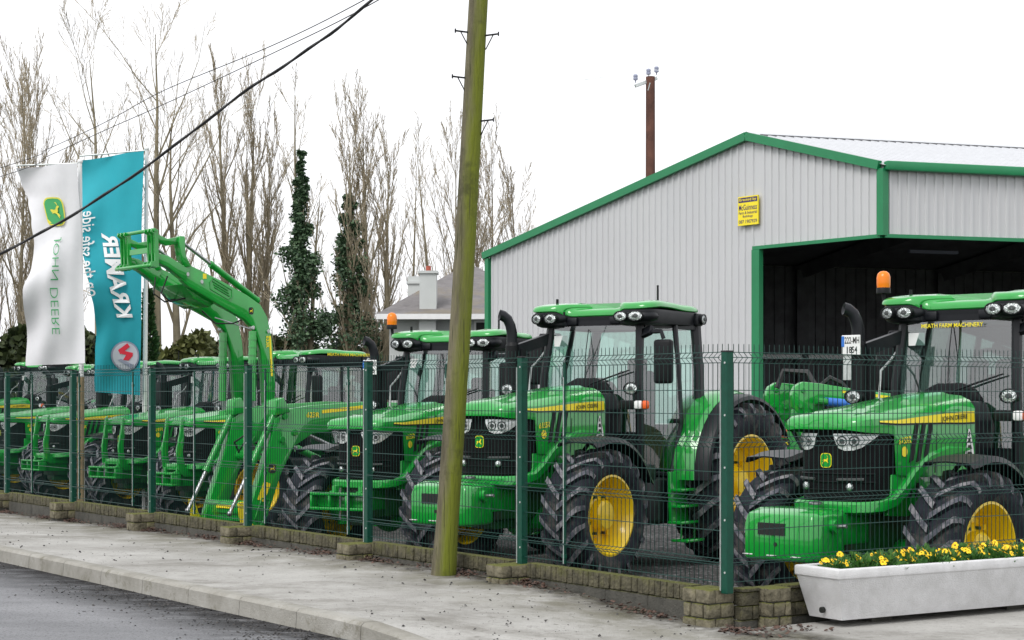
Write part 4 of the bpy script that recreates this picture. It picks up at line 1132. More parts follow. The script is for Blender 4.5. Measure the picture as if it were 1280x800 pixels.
# fence posts
def fence_post(x, name='fence_post', h=1.0, label='', w=.062, m='fence', group='square green fence posts', par=None):
    pass
post0 = None
for k in range(NB + 1):
    t = 2.5 * k; zb_, zt_ = wall_top(t) - .03, post_top(t)
    if post0 is None:
        root = empty('fence_post', tn(t, -.03, 0))
        mb = MB(); mb.box((0, 0, (zb_ + zt_) / 2), (.064, .064, zt_ - zb_), (D, N, UP)); mb.build('post', M['fence'], root, bevel=.004, seg=1)
        mb = MB(); mb.box((0, 0, zt_ + .004), (.068, .068, .012), (D, N, UP)); mb.build('cap', M['rubber'], root, bevel=.003, seg=1)
        mb = MB(); mb.box(D * .036 + N * .020 + UP * ((zb_ + zt_) / 2 - .03), (.007, .03, zt_ - zb_ - .1), (D, N, UP)); mb.build('edge_strip', M['galv'], root)
        for q in range(5):
            mb = MB(); mb.tube([N * .030 + UP * (zb_ + .15 + q * .37) - D * .012, N * .036 + UP * (zb_ + .15 + q * .37) - D * .012], .008, 8); mb.build('bolt', M['galv'], root)
        post0 = root
    else:
        root = copy_tree(post0); root.location = tn(t, -.03, wall_top(t) - wall_top(0))
    tag(root, ('tall green fence post on the corner pier' if k == 0 else 'green fence post above the brick pier right of the leaning pole' if k == 1 else 'square green fence post, %s one from the corner pier post' % ORD[k]), 'fence post', 'square green fence posts')
mid0 = None
for i in range(9):
    k = .76 + .69 * i; t = 2.5 * k
    if t > 2.5 * NB: break
    if mid0 is None:
        root = empty('fence_stake', tn(t, -.012, 0))
        mb = MB(); mb.box(UP * .99, (.022, .014, 1.60), (D, N, UP)); mb.build('stake', M['fence'], root)
        mb = MB(); mb.box(UP * .93 + N * .009, (.008, .003, 1.48), (D, N, UP)); mb.build('edge_strip', M['galv'], root)
        for q in range(4):
            mb = MB(); mb.box(UP * (.25 + q * .46), (.045, .02, .03), (D, N, UP)); mb.build('clip', M['fence'], root)
        mid0 = root
    else: root = copy_tree(mid0); root.location = tn(t, -.012, wall_top(t) - wall_top(0))
    tag(root, 'thin upright stake clipped to the fence mesh, %s one from the corner post' % ORD[i], 'fence stake', 'thin stakes clipped to the fence')
# mesh panels: local x along the fence, y out to the road, z up from the wall top
def panel_mesh(L_):
    mb = MB()
    folds = [(1.66, 1.585), (1.055, .985), (.635, .575), (.195, .15)]
    sing = [1.39, 1.22, .81, .395, .03]
    prof = [(1.72, 0)]
    for a, b_ in folds: prof += [(a, 0), ((a + b_) / 2, .042), (b_, 0)]
    prof += [(.0, 0)]
    n = int(L_ / .05); r = .0033
    for i in range(n + 1):
        x = .025 + i * (L_ - .05) / n
        mb.tube([(x, y, z) for z, y in prof], r, 3, caps=False)
    hz = [(a, 0) for f_ in folds for a in f_] + [((a + b_) / 2, .042) for a, b_ in folds] + [(z, 0) for z in sing]
    for z, y in hz:
        for dy in (.0055,):
            mb.tube([(0, y + dy, z), (L_, y + dy, z)], r * 1.15, 3, caps=False)
    return mb
pan0 = None
for k in range(NB):
    o_ = tn(2.5 * k + .032, -.03, wall_top(2.5 * k) + .015)
    if pan0 is None: pan0 = root = panel_mesh(2.436).build('mesh_fence', M['wire'], smooth=0)
    else: root = pan0.copy(); C.objects.link(root)
    ax = (D + UP * .0032).normalized()
    frame(root, ax, N, ax.cross(N), o_)
    if root.matrix_world[2][2] < 0: frame(root, ax, N, UP, o_)
    tag(root, ('green folded wire mesh panel between corner post and the next post' if k == 0 else 'green folded wire mesh panel behind the leaning wooden pole' if k == 1 else 'green folded wire mesh panel, %s one from the corner post' % ORD[k]), 'fence panel', 'wire mesh panels of the boundary fence')
root = panel_mesh(3.7).build('mesh_fence', M['wire'], smooth=0)
frame(root, E, -D, UP, P0 + E * .034 + UP * .168 + D * .02)
tag(root, 'green wire mesh panel running behind the planter along the driveway', 'fence panel', 'wire mesh panels of the boundary fence')
root = copy_tree(post0); root.location = P0 + E * 3.76 + D * .02
tag(root, 'green fence post at the driveway end of the return fence', 'fence post', 'square green fence posts')

# ================================================================== PLANTER
PA = Vector((2.290, 12.33, 0)); PX = Vector((.845, .525, 0)).normalized(); PY = Vector((-PX.y, PX.x, 0))   # front left top corner, along, back
pl = empty('concrete_planter', PA + UP * -.117); tag(pl, 'white concrete trough planter with yellow pansies at the gateway', 'planter')
zb_, zt_ = .048, .418
LN, WD = 2.5, .47
def pq(x, y, z): return PX * x + PY * y + UP * z
mb = MB()
rows = []
def ring(i, z): return [pq(i, i * .75, z), pq(LN - i, i * .75, z), pq(LN - i, WD - i * .75, z), pq(i, WD - i * .75, z)]
for i, z in ((.085, zb_), (.012, zt_ - .075), (.0, zt_ - .07), (.0, zt_ - .008), (.008, zt_), (.055, zt_), (.06, zt_ - .10)): rows.append(ring(i, z))
mb.loft(rows, 0, True, True, True)
body = mb.build('planter_body', moss_mat('planter_concrete_mossy', (.55, .55, .55), (.70, .70, .71), (.20, .21, .10), .04, scale=7, bump=.35, bscale=110, up=-.25), pl, bevel=.006, seg=2)
mb = MB()
for x in (.60, LN - .5):
    mb = MB(); mb.hexa([pq(x - .1, .20, -.02), pq(x + .1, .20, -.02), pq(x + .1, WD - .12, -.02), pq(x - .1, WD - .12, -.02), pq(x - .1, .20, zb_), pq(x + .1, .20, zb_), pq(x + .1, WD - .12, zb_), pq(x - .1, WD - .12, zb_)])
    mb.build('planter_foot', M['plinth'], pl)
mb = MB(); rows = []
for i in range(9):
    rows.append([pq(.058 + (LN - .116) * j / 24, .058 + (WD - .116) * i / 8, zt_ - .05 + rnd.uniform(-.012, .02)) for j in range(25)])
mb.loft(rows); mb.build('soil', M['soil'], pl, smooth=0)
mb = MB(); mb.tube([pq(.055 + .01, .23, .11), pq(.040, .23, .11)], .022, 10); mb.build('drain_hole', M['ink'], pl)
# pansies: four leaf clumps shared, three flower meshes
def leaf_quad(mb, c, d, up, ln, w, mi=0):
    s = d.cross(up); s = s.normalized() if s.length > 1e-4 else Vector((1, 0, 0))
    mb.add([c - s * w * .25, c + d * ln * .5 - s * w * .5, c + d * ln, c + d * ln * .5 + s * w * .5, c + s * w * .25], [(0, 1, 2, 3, 4)], mi)
def rdir(zlo=-.2, zhi=1):
    a = rnd.random() * 6.283; z = rnd.uniform(zlo, zhi); q = math.sqrt(max(0, 1 - z * z)); return Vector((math.cos(a) * q, math.sin(a) * q, z))
pm = []
for v in range(4):
    mb = MB()
    for i in range(400):
        d = rdir(.0, 1); rad = rnd.random() ** .5
        c = Vector((d.x * .14 * rad, d.y * .14 * rad, .005 + .115 * d.z * rnd.random()))
        leaf_quad(mb, c, (d + Vector((0, 0, .35))).normalized(), rdir(.3, 1), rnd.uniform(.020, .042), rnd.uniform(.012, .022))
    pm.append(mb.build('foliage', M['pansyleaf'], None, smooth=0))
fm = []
for v in range(3):
    mb = MB(); tilt = rnd.uniform(.5, .9)
    nrm = Vector((0, -math.sin(tilt), math.cos(tilt))); u = Vector((1, 0, 0)); w = nrm.cross(u)
    for k in range(5):
        a = math.pi / 2 + k * 2 * math.pi / 5
        d = u * math.cos(a) + w * math.sin(a); s_ = -u * math.sin(a) + w * math.cos(a)
        rr = .024 if k in (0, 2, 3) else .020
        pts = [d * .003 + nrm * .004, d * rr * .5 - s_ * rr * .55 + nrm * .006, d * rr * 1.05 - s_ * rr * .45 + nrm * (.002 + .004 * rnd.random()), d * rr * 1.2 + nrm * .001, d * rr * 1.05 + s_ * rr * .45 + nrm * (.002 + .004 * rnd.random()), d * rr * .5 + s_ * rr * .55 + nrm * .006]
        mb.add(pts, [tuple(range(6))], 0)
    mb.lathe([(.001, .009), (.006, .0085), (.0075, .006)], 8, 1)
    mb.tube([(0, 0, -.05), (0, 0, 0)], .002, 4, 2)
    fm.append(mb.build('flower', [M['petal'], M['petaldark'], M['pansyleaf']], None, smooth=0))
front_ = Vector((-.35, -1, 0)).normalized()
cols = 10
idx = 0
for row in range(2):
    for i in range(cols):
        x = .17 + (LN - .34) * (i + .5 * row * .8) / (cols - .4) + rnd.uniform(-.03, .03); y = .16 + row * .17 + rnd.uniform(-.02, .02)
        p = empty('pansy', pl.location + pq(x, y, zt_ - .045), rnd.random() * 6.28, None, rnd.uniform(.85, 1.15))
        tag(p, 'yellow pansy plant in the %s row of the planter, %s from its left end' % ('front' if row == 0 else 'back', ORD[i]), 'pansy', 'yellow pansies in the planter')
        f = rnd.choice(pm).copy(); C.objects.link(f); f.parent = p
        for q in range(rnd.choice([4, 5, 6, 7, 8])):
            fl = rnd.choice(fm).copy(); C.objects.link(fl); fl.parent = p
            d = rdir(.3, 1); fl.location = (d.x * .13, d.y * .13, .055 + .065 * rnd.random())
            fl.rotation_euler = (rnd.uniform(-.3, .3), 0, -p.rotation_euler.z + R(30) + rnd.gauss(0, .7)); fl.scale = (rnd.uniform(.7, 1.1),) * 3
for o in pm + fm: bpy.data.objects.remove(o)

# ================================================================== LEANING POLE AND CABLES
pb = at(554, 716, 15.0); pb.z = pav_z(*to_tn(pb.x, pb.y)) - .05
lean = Vector((.062, 0.0, 1)).normalized()
pole = empty('leaning_pole', pb); tag(pole, 'tall leaning wooden utility pole covered in green moss', 'utility pole')
mb = MB()
HP = 6.6
pts, rr = [], []
for i in range(15):
    f = i / 14; pts.append(lean * (HP * f) + Vector((.012 * math.sin(f * 5), 0, 0))); rr.append(.098 - .022 * f + (.012 if i == 0 else 0))
mb.tube(pts, rr, 18); shaft = mb.build('shaft', M['pole'], pole, smooth=60)
for (px, py, s) in ((578, 40, -1), (618, 44, 1), (573, 97, -1), (612, 151, 1)):
    z = CAMZ - pb.z + (HY - py) / F * 15; c = lean * z; r_ = .098 - .022 * z / HP
    mb = MB(); a = c + Vector((s * r_ * .9, -.03, 0)); b_ = a + Vector((s * .11, -.03, .008))
    mb.bar(a, b_, .018, .012); mb.box(b_, (.012, .012, .035)); mb.tube([a + Vector((0, 0, -.12)), a + (b_ - a) * .6], .005, 5)
    mb.build('step_iron', M['black'], pole)
top = pb + lean * 5.95
def hang(name, pts, r, m, label, n=4):
    # smooth the given points with a Catmull-Rom curve
    P_ = [pts[0] * 2 - pts[1]] + pts + [pts[-1] * 2 - pts[-2]]
    out = []
    for i in range(1, len(P_) - 2):
        for q in range(8):
            t = q / 8; a, b_, c, d = P_[i - 1:i + 3]
            out.append(.5 * ((2 * b_) + (c - a) * t + (2 * a - 5 * b_ + 4 * c - d) * t * t + (3 * b_ - a - 3 * c + d) * t ** 3))
    out.append(pts[-1])
    mb = MB(); mb.tube(out, r, n)
    return out, mb
cp = [pb + lean * 5.82 + Vector((-.05, -.05, 0)), at(465, 0, 15.3), at(385, 62, 15.6), at(300, 119, 16), at(190, 203, 16.6), at(95, 266, 17.2), at(0, 317, 18), at(-150, 385, 19.5), at(-400, 470, 22), at(-800, 540, 27)]
out, mb = hang('cable', cp, .012, 'rubber', '')
o2 = [p + Vector((0, 0, .009 * math.sin(i * .9))) + Vector((0, .016 * math.cos(i * .9), 0)) for i, p in enumerate(out)]
mb.tube(o2, .011, 4)
tag(mb.build('thick_cable', M['rubber']), 'thick twisted black cable sloping down from the leaning pole across the flags', 'cable')
for j, (lst, lab) in enumerate((([(620, -95, 15.1), (455, 0, 17), (340, 57, 20), (205, 113, 24), (133, 152, 26), (60, 186, 29), (0, 210, 32), (-300, 300, 45)], 'upper thin overhead wire slanting behind the thick cable'),
                                ([(622, -88, 15.1), (455, 10, 17), (340, 67, 20), (210, 128, 24), (133, 162, 26), (60, 195, 29), (0, 221, 32), (-300, 312, 45)], 'lower thin overhead wire slanting behind the thick cable'))):
    out, mb = hang('w', [at(*q) for q in lst], .006, '', '')
    tag(mb.build('overhead_wire', M['rubber']), lab, 'wire', 'thin overhead wires')

# ================================================================== FAR BROWN POLE
bp_ = at(813, 500, 52); bp_.z = -1.0
top_z = CAMZ + (HY - 96) * 52 / F
fp = empty('brown_pole', bp_); tag(fp, 'brown timber power pole with crossarm rising behind the shed roof', 'utility pole')
mb = MB(); mb.tube([(0, 0, 0), (0, 0, top_z + 1.0)], [.16, .135], 14); mb.build('shaft', M['brown'], fp, smooth=60)
zt2 = top_z + 1.0
mb = MB(); mb.bar((-.46, -.16, zt2 - .30), (.20, .12, zt2 - .02), .08, .09); mb.bar((-.02, -.14, zt2 - .2), (-.08, -.1, zt2 - .42), .03, .03); mb.build('crossarm', M['galv'], fp)
IN = []
for (x, y, z) in ((-.45, -.15, zt2 - .20), (-.06, -.06, zt2 - .02), (.19, .12, zt2 + .08)):
    mb = MB(); mb.lathe([(.02, 0), (.02, .08), (.065, .08), (.07, .14), (.055, .15), (.068, .17), (.066, .22), (.03, .25), (.001, .25)], 12, o=(x, y, z)); mb.build('insulator', M['flaggrey'], fp, smooth=40)
    IN.append(bp_ + Vector((x, y, z + .25)))
for j, p in enumerate(IN):
    dz = (0, 8, -8)[j]
    lst = [p, at(640, 108 + dz * .7, 54), at(440, 121 + dz * .7, 56), at(250, 133 + dz, 58), at(0, 139 + dz * 1.2, 62), at(-300, 135 + dz, 66)]
    rst = [p, at(960, 108 + dz * .6, 51), at(1100, 122 + dz * .6, 50), at(1280, 140 + dz * .6, 49), at(1600, 160 + dz, 47)]
    for k, l_ in enumerate((lst, rst)):
        out, mb = hang('w', l_, .007, '', '', 3)
        tag(mb.build('overhead_wire', M['galv']), '%s of the three thin wires running %s from the brown pole' % (('front', 'middle', 'rear')[j], ('left', 'right')[k]), 'wire', 'thin overhead wires')

# ================================================================== SHED
SC = Vector((7.12, 33.8, 0)); SG = Vector((-.607, .795, 0)).normalized(); SQ = Vector((.952, .307, 0)).normalized()
GO = Vector((-SG.y, SG.x, 0)); GO = -GO if GO.y > 0 else GO          # outward normals
QO = Vector((SQ.y, -SQ.x, 0)); QO = -QO if QO.y > 0 else QO
GZ = -.62
RT, LT, QL = 3.56, 12.65, 17.0
def roof_z(t): return 6.03 + (7.01 - 6.03) * t / RT if t < RT else 7.01 + (5.12 - 7.01) * (t - RT) / (LT - RT)
HDR = 4.67; OPT = 3.32
shed = empty('steel_shed', SC + UP * GZ); tag(shed, 'large grey corrugated steel shed with green trim and open corner', 'shed')
sv = lambda t, q, z, out=Vector((0, 0, 0)): SG * t + SQ * q + UP * (z - GZ) + out
def ribs(mb, P_, a0, a1, zb, zt, outn, pitch=.2):
    a = a0; cols_ = []
    prof = [(0, 0), (.118, 0), (.132, .032), (.178, .032), (.192, 0)]
    while a < a1:
        for x, h in prof:
            if a + x < a1: cols_.append((a + x, h))
        a += pitch
    cols_.append((a1, 0))
    mb.loft([[P_(x, zb(x)) + outn * h for x, h in cols_], [P_(x, zt(x)) + outn * h for x, h in cols_]])
mb = MB()
Pg = lambda t, z: sv(t, 0, z)
Pq = lambda q, z: sv(0, q, z)
ribs(mb, Pg, 0, OPT, lambda t: HDR, lambda t: roof_z(t) - .02, GO)
ribs(mb, Pg, OPT, RT, lambda t: GZ, lambda t: roof_z(t) - .02, GO); ribs(mb, Pg, RT, LT, lambda t: GZ, lambda t: roof_z(t) - .02, GO)
mb.build('gable_cladding', M['clad'], shed, smooth=0)
mb = MB(); ribs(mb, Pq, 0, QL, lambda q: HDR, lambda q: 6.0, QO); mb.build('side_cladding', M['clad'], shed, smooth=0)
mb = MB()   # far walls
ribs(mb, lambda q, z: sv(LT, q, z), 0, QL, lambda q: GZ, lambda q: 5.1, -QO); ribs(mb, lambda t, z: sv(t, QL, z), 0, RT, lambda t: GZ, lambda t: roof_z(t) - .02, -GO); ribs(mb, lambda t, z: sv(t, QL, z), RT, LT, lambda t: GZ, lambda t: roof_z(t) - .02, -GO)
mb.build('rear_cladding', M['clad'], shed, smooth=0)
# ribbed inner lining; its dark colour stands in for the shade inside the shed
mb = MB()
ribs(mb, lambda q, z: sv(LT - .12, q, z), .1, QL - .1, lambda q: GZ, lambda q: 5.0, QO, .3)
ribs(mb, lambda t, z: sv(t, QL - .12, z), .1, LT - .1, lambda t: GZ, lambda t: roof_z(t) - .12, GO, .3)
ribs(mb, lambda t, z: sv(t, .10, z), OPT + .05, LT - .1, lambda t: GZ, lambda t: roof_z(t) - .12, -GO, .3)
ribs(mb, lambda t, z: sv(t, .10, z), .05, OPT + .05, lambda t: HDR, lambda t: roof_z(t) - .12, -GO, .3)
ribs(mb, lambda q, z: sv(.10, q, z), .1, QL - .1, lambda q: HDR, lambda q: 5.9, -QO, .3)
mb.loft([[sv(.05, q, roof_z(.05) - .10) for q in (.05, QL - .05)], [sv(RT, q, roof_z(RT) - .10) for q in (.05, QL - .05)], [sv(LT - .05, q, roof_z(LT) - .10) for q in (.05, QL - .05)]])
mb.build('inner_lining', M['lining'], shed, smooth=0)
mb = MB()
for q in (4.2, 8.4, 12.6):
    for a, b_ in ((.15, RT), (RT, LT - .15)): mb.bar(sv(a, q, roof_z(a) - .32), sv(b_, q, roof_z(b_) - .32), .18, .35)
    mb.bar(sv(LT - .3, q, GZ), sv(LT - .3, q, 4.9), .2, .3)
mb.build('steel_frame', M['lining'], shed)
mb = MB(); mb.bar(sv(LT - .35, .2, 2.62), sv(LT - .35, QL - .3, 2.62), .08, .12); mb.bar(sv(6.8, .25, 1.05), sv(6.8, .25, 1.1), .05, .05); mb.build('rail', M['white'], shed)
mb = MB()
for q, t in ((2.6, 2.2), (6.8, 2.0), (6.8, 7)): mb.bar(sv(t, q, HDR + .32), sv(t, q + 1.3, HDR + .32), .12, .07)
mb.build('ceiling_lamp', M['flaggrey'], shed)
# roof
mb = MB()
def rslope(t0, t1):
    z0, z1 = roof_z(t0), roof_z(t1)
    nrm = (SQ.cross(sv(t1, 0, z1) - sv(t0, 0, z0))).normalized()
    if nrm.z < 0: nrm = -nrm
    cols_ = []; a = -.10
    while a < QL + .1:
        for x, h in ((0, 0), (.118, 0), (.132, .032), (.178, .032), (.192, 0)): cols_.append((a + x, h))
        a += .2
    def ex(t): return t
    mb.loft([[sv(t, q, roof_z(min(max(t, 0), LT)) + (t - min(max(t, 0), LT)) * (-.2 if t > LT else .275)) + nrm * h for q, h in cols_] for t in (t0, t1)])
rslope(-.16, RT); rslope(RT, LT + .1)
mb.build('roof', M['roofsheet'], shed, smooth=0)
mb = MB()
mb.loft([[sv(RT - .22, q, 7.01 - .02) for q in (-.1, QL + .1)], [sv(RT, q, 7.01 + .065) for q in (-.1, QL + .1)], [sv(RT + .22, q, 7.01 - .02) for q in (-.1, QL + .1)]])
mb.build('ridge_cap', M['roofsheet'], shed, smooth=0)
mb = MB(); qs = [.05 + .1 * i for i in range(int(QL / .1) - 1)]
mb.loft([[sv(RT - .225, q + e, z) for q in qs for e in (0, .1) if q + e < QL] for z in (0,)] if False else [[sv(RT - .225, q, 7.01 - .015 - (.055 if i % 4 < 2 else .02)) for i, q in enumerate(qs)], [sv(RT - .225, q, 7.0) for q in qs]])
mb.build('ridge_gap_shade', M['lining'], shed)  # dark teeth painted in for the shaded gaps under the ridge cap
# green trims
mb = MB()
for a, b_ in ((-.02, RT), (RT, LT + .12)):
    za, zb2 = roof_z(max(a, 0)), roof_z(min(b_, LT))
    mb.bar(sv(a, -.09, za - .035), sv(b_, -.09, zb2 - .035), .17, .10, UP)
mb.build('bargeboard', M['trim'], shed)
mb = MB()
mb.bar(sv(-.12, -.05, 5.98), sv(-.12, QL, 5.98), .18, .15, UP); mb.build('gutter', M['trim'], shed, bevel=.03)
mb = MB()
mb.bar(sv(-.02, -.02, HDR - .02), sv(-.02, -.02, 5.93), .16, .16, SG); mb.build('corner_trim', M['trim'], shed)
mb = MB(); mb.bar(sv(LT, -.03, GZ), sv(LT, -.03, 5.02), .14, .14, SG); mb.build('corner_trim', M['trim'], shed)
mb = MB()
mb.bar(sv(0, -.03, HDR - .03), sv(OPT + .1, -.03, HDR - .03), .07, .10, UP); mb.bar(sv(-.03, 0, HDR - .03), sv(-.03, QL, HDR - .03), .07, .10, UP)
mb.bar(sv(OPT, -.03, GZ), sv(OPT, -.03, HDR - .07), .22, .12, SG); mb.build('opening_trim', M['trim'], shed)
# yellow sign
def hit_gable(u, v):
    k = (u - 640) / F; t = (SC.x - k * SC.y) / (k * SG.y - SG.x); Y = SC.y + SG.y * t; return t, CAMZ + (HY - v) * Y / F
t0, z0 = hit_gable(926.5, 283); t1, z1 = hit_gable(951.5, 248)
sign = empty('erector_sign', SC + SG * t1 + GO * .06 + UP * z0); tag(sign, 'small yellow builder sign with black text on the grey gable wall', 'sign')
W_, H_ = t0 - t1, 36 * (SC.y + SG.y * t0) / F
sg = lambda x, z, o: -SG * (x - W_) * 1.0 * 0 + SG * (W_ - x) + UP * z + GO * o
mb = MB(); mb.hexa([sg(0, 0, 0), sg(W_, 0, 0), sg(W_, 0, .035), sg(0, 0, .035), sg(0, H_, 0), sg(W_, H_, 0), sg(W_, H_, .035), sg(0, H_, .035)]); mb.build('sign_board', M['decal'], sign)
mb = MB(); mb.add([sg(W_ * .03, H_ * .79, .037), sg(W_ * .97, H_ * .79, .037), sg(W_ * .97, H_ * .96, .037), sg(W_ * .03, H_ * .96, .037)], [(0, 1, 2, 3)])
for txt, z, h, w in (('McGuinness', .52, .20, .9), ('Farm & Industrial', .385, .10, .9), ('Buildings', .25, .10, .5), ('087 1907929', .07, .12, .9)):
    put_text(mb, txt, lambda a, b: sg(W_ * (.5 - w / 2) + a, H_ * z + b, .038), W=W_ * w, H=H_ * h, offset=.01)
mb.build('sign_lettering', mat('sign_purple_ink', (.05, .03, .12), .6), sign)
mb = MB(); put_text(mb, 'Erected by', lambda a, b: sg(W_ * .08 + a, H_ * .815 + b, .0385), W=W_ * .84, H=H_ * .12, offset=.015); mb.build('sign_heading', M['decal'], sign)

# ================================================================== HOUSE
HYD = 47.0; s_ = F / HYD
hx = lambda u: (u - 640) / s_
hz = lambda v: CAMZ + (HY - v) / s_
house = empty('bungalow', (0, HYD, 0)); tag(house, 'pale bungalow with grey tiled hipped roof and tall chimney', 'house')
mb = MB(); x0, x1 = hx(486), hx(690); mb.box(((x0 + x1) / 2, 4.2, (hz(396) - 1.0) / 2), (x1 - x0, 8.0, hz(396) + 1.0)); mb.build('wall', M['render'], house)
mb = MB(); xa, xb = hx(472), hx(704); zr = hz(393.5); za = hz(342)
A_ = [Vector((xa, -.5, zr)), Vector((xb, -.5, zr)), Vector((xb, 9, zr)), Vector((xa, 9, zr)), Vector((hx(572), 4.2, za + .5)), Vector((hx(592), 4.2, za + .5))]
mb.add(A_, [(0, 1, 5, 4), (1, 2, 5), (2, 3, 4, 5), (3, 0, 4)]); rf = mb.build('roof', M['slate'], house, smooth=0)
mb = MB(); mb.box(((xa + xb) / 2, -.48, zr - .07), (xb - xa, .12, .14)); mb.build('fascia', M['white'], house)
for (ua, ub, vt, y) in ((524.5, 545.5, 341, -.05), (501, 519, 350, 3.2)):
    mb = MB(); a, b_ = hx(ua), hx(ub); zt3 = hz(vt) * (1 if y < 1 else 1.0) + (y * .04); mb.box(((a + b_) / 2, y + .3, (zt3 + zr) / 2 + (.0 if y < 1 else .2)), (b_ - a, .6, zt3 - zr)); mb.box(((a + b_) / 2, y + .3, zt3 + .02), (b_ - a + .08, .7, .07))
    ch = mb.build('chimney', M['render'], rf)
    mb = MB(); mb.tube([((a + b_) / 2, y + .3, zt3 + .05), ((a + b_) / 2, y + .3, zt3 + .20)], .07, 10); mb.build('chimney_pot', M['pink'], ch)
mb = MB(); mb.box((hx(535), -.06, zr / 2 - .5), (hx(545.5) - hx(524.5), .5, zr + .8)); mb.build('chimney_breast', M['render'], house)
mb = MB(); mb.box((hx(604), .17, hz(412)), (.5, .1, .5)); w_ = mb.build('window', M['white'], house); mb = MB(); mb.box((hx(604), .11, hz(412)), (.38, .02, .38)); mb.build('pane', M['ink'], w_)

# ================================================================== FLAGS
def flag(name, Y, top, left, right, bot, mats, label, cat, depth_fn, nu=24, nv=60):
    """cloth given by its outline rows (photo pixels at distance Y): left/right edges as tables over v"""
    root = empty(name, at(right[0][1], top[1], Y)); base = root.location.copy()
    tag(root, label, cat)
    v0, v1 = top[0], bot[0]
    def S(a, b, lift=0.0):       # a: 0 free edge .. 1 pole edge, b: 0 top .. 1 bottom
        tv0 = top[0] + (top[1] - top[0]) * a; bv = bot[0] + (bot[1] - bot[0]) * a
        v = tv0 + (bv - tv0) * b
        l = lerp_tab(left, v); r = lerp_tab(right, v)
        u = l + (r - l) * a
        y = Y + depth_fn(a, b)
        p = at(u, v, Y); p.y = y - lift
        return p - base
    return root, S
def cloth(root, S, m, nu=26, nv=70):
    mb = MB(); mb.loft([[S(i / nu, j / nv) for i in range(nu + 1)] for j in range(nv + 1)])
    return mb.build('cloth', m, root, smooth=80)
YW, YT = 31.0, 33.0
wf, SW = flag('banner_flag', YW, (209, 204), [(204, 17), (225, 21), (250, 30), (275, 37), (305, 42), (335, 41), (365, 33), (400, 32), (457, 29)], [(204, 97), (300, 101), (457, 106)], (457, 454), None, 'white banner flag with green lettering seen from behind', 'flag',
              lambda a, b: (1 - a) ** 1.2 * (.22 * math.sin(b * 7.0 + .6) + .07 * math.sin(b * 17 + a * 5)) + .05 * math.sin(a * 6 + b * 3) + .012 * math.sin(a * 17 + b * 6))
c1 = cloth(wf, SW, M['flagwhite'])
mb = MB(); put_text(mb, 'JOHN DEERE', lambda a, b: SW(.64 - b + .04 * (a - .5), .365 + a, .035), W=.485, H=.165, offset=-.012); mb.build('flag_lettering', M['flaggreen'], c1)
mb = MB()
def fbd(a, b, l): return SW(.315 + (a) * .40, .305 - b * .145 + (a - .5) * .012, .035 + l * 4)
make_badge(mb, fbd); mb.build('leaping_deer_emblem', [M['flagyellow'], M['flaggreen'], M['flagyellow']], c1)
tf, ST = flag('banner_flag', YT, (198, 189), [(189, 96), (215, 97), (255, 99), (290, 101), (310, 104), (335, 111), (360, 118), (385, 122), (410, 122), (440, 119), (494, 115)], [(189, 180), (300, 178), (400, 177), (494, 175)], (490, 494), None, 'teal banner flag with white lettering seen from behind', 'flag',
              lambda a, b: (1 - a) ** 1.2 * (.25 * math.sin(b * 6.0 + 1.4) + .06 * math.sin(b * 19 + a * 4)) + .06 * math.sin(a * 6 - b * 3) + .012 * math.sin(a * 15 + b * 9))
c2 = cloth(tf, ST, M['flagteal'])
mb = MB()
def px_on(S, left, right, top, bot, u, v, lift):   # photo pixel -> point on the cloth
    l = lerp_tab(left, v); r = lerp_tab(right, v); a = (u - l) / (r - l); tv = top[0] + (top[1] - top[0]) * a; bv = bot[0] + (bot[1] - bot[0]) * a
    return S(a, (v - tv) / (bv - tv), lift)
TL = [(189, 96), (215, 97), (255, 99), (290, 101), (310, 104), (335, 111), (360, 118), (385, 122), (410, 122), (440, 119), (494, 115)]; TR = [(189, 180), (300, 178), (400, 177), (494, 175)]
pt = lambda u, v, l: px_on(ST, TL, TR, (198, 189), (490, 494), u, v, l)
put_text(mb, 'KRAMER', lambda a, b: pt(147 - 21 * (a / 106) + b * .9, 397 - a, .035), W=106, H=22, offset=.03)
put_text(mb, 'on the safe side', lambda a, b: pt(111 + 12 * max(0, 1 - a / 60) ** 1.3 - 7 + b, 372 - a, .035), W=108, H=15, shear=.25, offset=.008)
mb.build('flag_lettering', M['white'], c2); mb = MB()
mb.tube([pt(103.5, 322, .04), pt(103.5, 296, .04)], .012, 4); mb.build('flag_underline', M['white'], c2)
mb = MB(); cu, cv = 157, 445
disc = lambda r, l, n=28: [pt(cu + r * math.cos(6.2832 * i / n), cv + r * 1.06 * math.sin(6.2832 * i / n), l) for i in range(n)]
mb.loft([disc(17.5 * k, .03) for k in (1, .85, .7)], 0, True); mb.loft([disc(15.6 * k, .036) for k in (1, .8, .6, .4, .2, .01)], 1, True)
def quad_patch(q, l, mi, n=4):
    rows = []
    for i in range(n + 1):
        row = []
        for j in range(n + 1):
            a, b = i / n, j / n
            u = (q[0][0] * (1 - a) + q[1][0] * a) * (1 - b) + (q[3][0] * (1 - a) + q[2][0] * a) * b
            v = (q[0][1] * (1 - a) + q[1][1] * a) * (1 - b) + (q[3][1] * (1 - a) + q[2][1] * a) * b
            row.append(pt(u, v, l))
        rows.append(row)
    mb.loft(rows, mi)
for q in ([(148, 437.5), (159.5, 429), (162.5, 433.5), (150.5, 443)], [(150.5, 442), (152.5, 438), (166, 441), (165.5, 445.5)], [(158, 443), (166, 444.5), (160.5, 450.5), (153.5, 450)]): quad_patch(q, .045, 2)
quad_patch([(147, 450), (151, 448.5), (166, 456), (164, 461)], .045, 3)
mb.build('round_emblem', [M['flaggrey'], M['flagpale'], M['flagred'], M['flaggrey']], c2)
